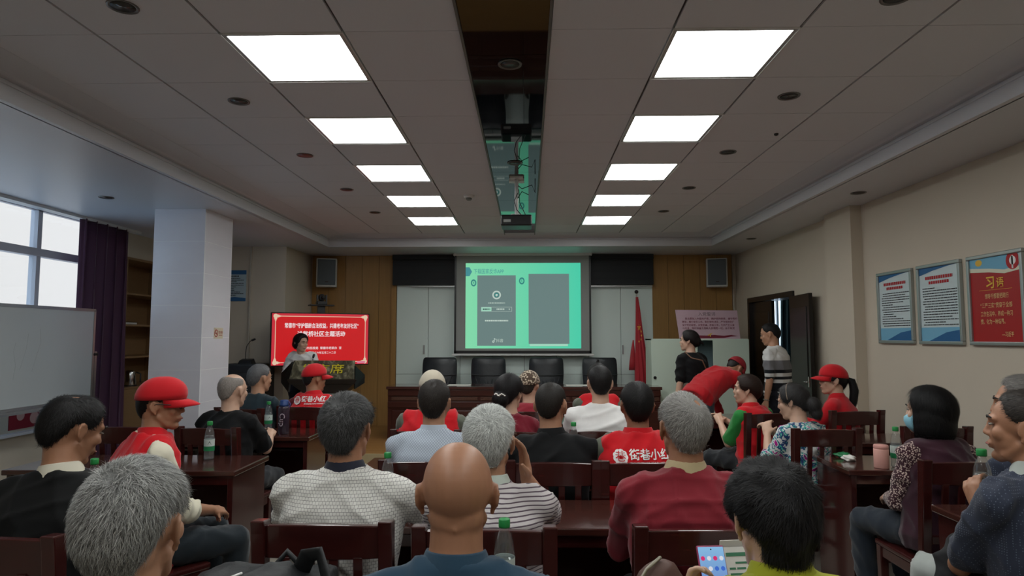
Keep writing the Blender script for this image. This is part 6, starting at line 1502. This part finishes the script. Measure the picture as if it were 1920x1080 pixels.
# brown bag
M_bb = mat('bag_taupe', srgb(92, 66, 58), 0.6, bump=(30, 0.25, 0.01))
bb = thing('handbag', 'brown zipped handbag on the rearmost desk behind the red sweater', 'bag', (0.36, 1.80, DZ), -0.1)
mb = MB(); mb.loft([superring((0, 0, z), Vector((1, 0, 0)), Vector((0, 1, 0)), rx, ry, 24, 2.6) for z, rx, ry in ((0.0, 0.09, 0.06), (0.05, 0.095, 0.062), (0.105, 0.078, 0.05), (0.155, 0.042, 0.03), (0.175, 0.015, 0.012))])
def bb_done(me):
    wrinkle(me, 0.006, 15, 0.9); v, n = mesh_np(me); v[:, 2] = np.maximum(v[:, 2], 0.0); me.vertices.foreach_set('co', v.ravel()); finish(bpy.data.objects.new('bag_body', me), M_bb, bb)
remesh(mb, 0.007, 3, bb_done)
MB().limb([(-0.098, -0.03, 0.04), (-0.08, -0.048, 0.10), (-0.042, -0.034, 0.157), (-0.005, -0.012, 0.181)], [0.005]*4, 8).build('zip', mat('zip_grey', srgb(150, 145, 130), 0.4, 0.5), bb, smooth=True); MB().limb([(-0.082, -0.045, 0.03), (-0.065, -0.058, 0.085), (-0.028, -0.044, 0.14)], [0.004]*3, 8).build('piping', mat('zip_grey', srgb(150, 145, 130), 0.4, 0.5), bb, smooth=True)
# black jacket on the lap of the man in navy
jk = thing('jacket', 'black jacket bundled on the lap of the man in navy', 'jacket', (nv['root'].location.x - 0.02, nv['root'].location.y + 0.22, 0.0), 0.3)
mb = MB(); mb.blob((-0.02, 0.02, 0.66), (0.17, 0.14, 0.09)); mb.limb([(-0.13, 0.05, 0.80), (-0.17, 0.05, 0.68), (-0.18, 0.06, 0.50), (-0.16, 0.06, 0.36)], [0.045, 0.06, 0.07, 0.05]); mb.limb([(-0.12, 0.06, 0.82), (-0.04, 0.05, 0.78), (0.02, 0.03, 0.70)], [0.04, 0.05, 0.06])
def jk_done(me): wrinkle(me, 0.016, 8, 0.8); finish(bpy.data.objects.new('cloth', me), mat('jacket_cloth', srgb(22, 23, 26), 0.8), jk)
remesh(mb, 0.010, 3, jk_done)
# things in the bookcase
kt = thing('kettle', 'silver electric kettle on the lowest bookcase shelf', 'kettle', (XL-0.13, 8.28, 0.92))
MB().lathe([(0.075, 0), (0.08, 0.01), (0.06, 0.17), (0.055, 0.19), (0.03, 0.20)], 20).build('body', M_chrome, kt, smooth=True); MB().lathe([(0.085, 0), (0.085, 0.012)], 20).build('base', M_black, kt); MB().limb([(0.06, 0.04, 0.17), (0.10, 0.06, 0.15), (0.10, 0.06, 0.05)], [0.01]*3, 8).build('handle', M_black, kt, smooth=True)
bk2 = thing('book', 'dark book lying on the middle bookcase shelf', 'book', (XL-0.2, 8.2, 1.705)); MB().box(-0.1, 0.1, -0.14, 0.14, 0, 0.006).box(-0.1, 0.1, -0.14, 0.14, 0.03, 0.036).build('cover', M_black, bk2); MB().box(-0.095, 0.095, -0.135, 0.135, 0.006, 0.03).build('pages', M_paper, bk2)
run_queue()
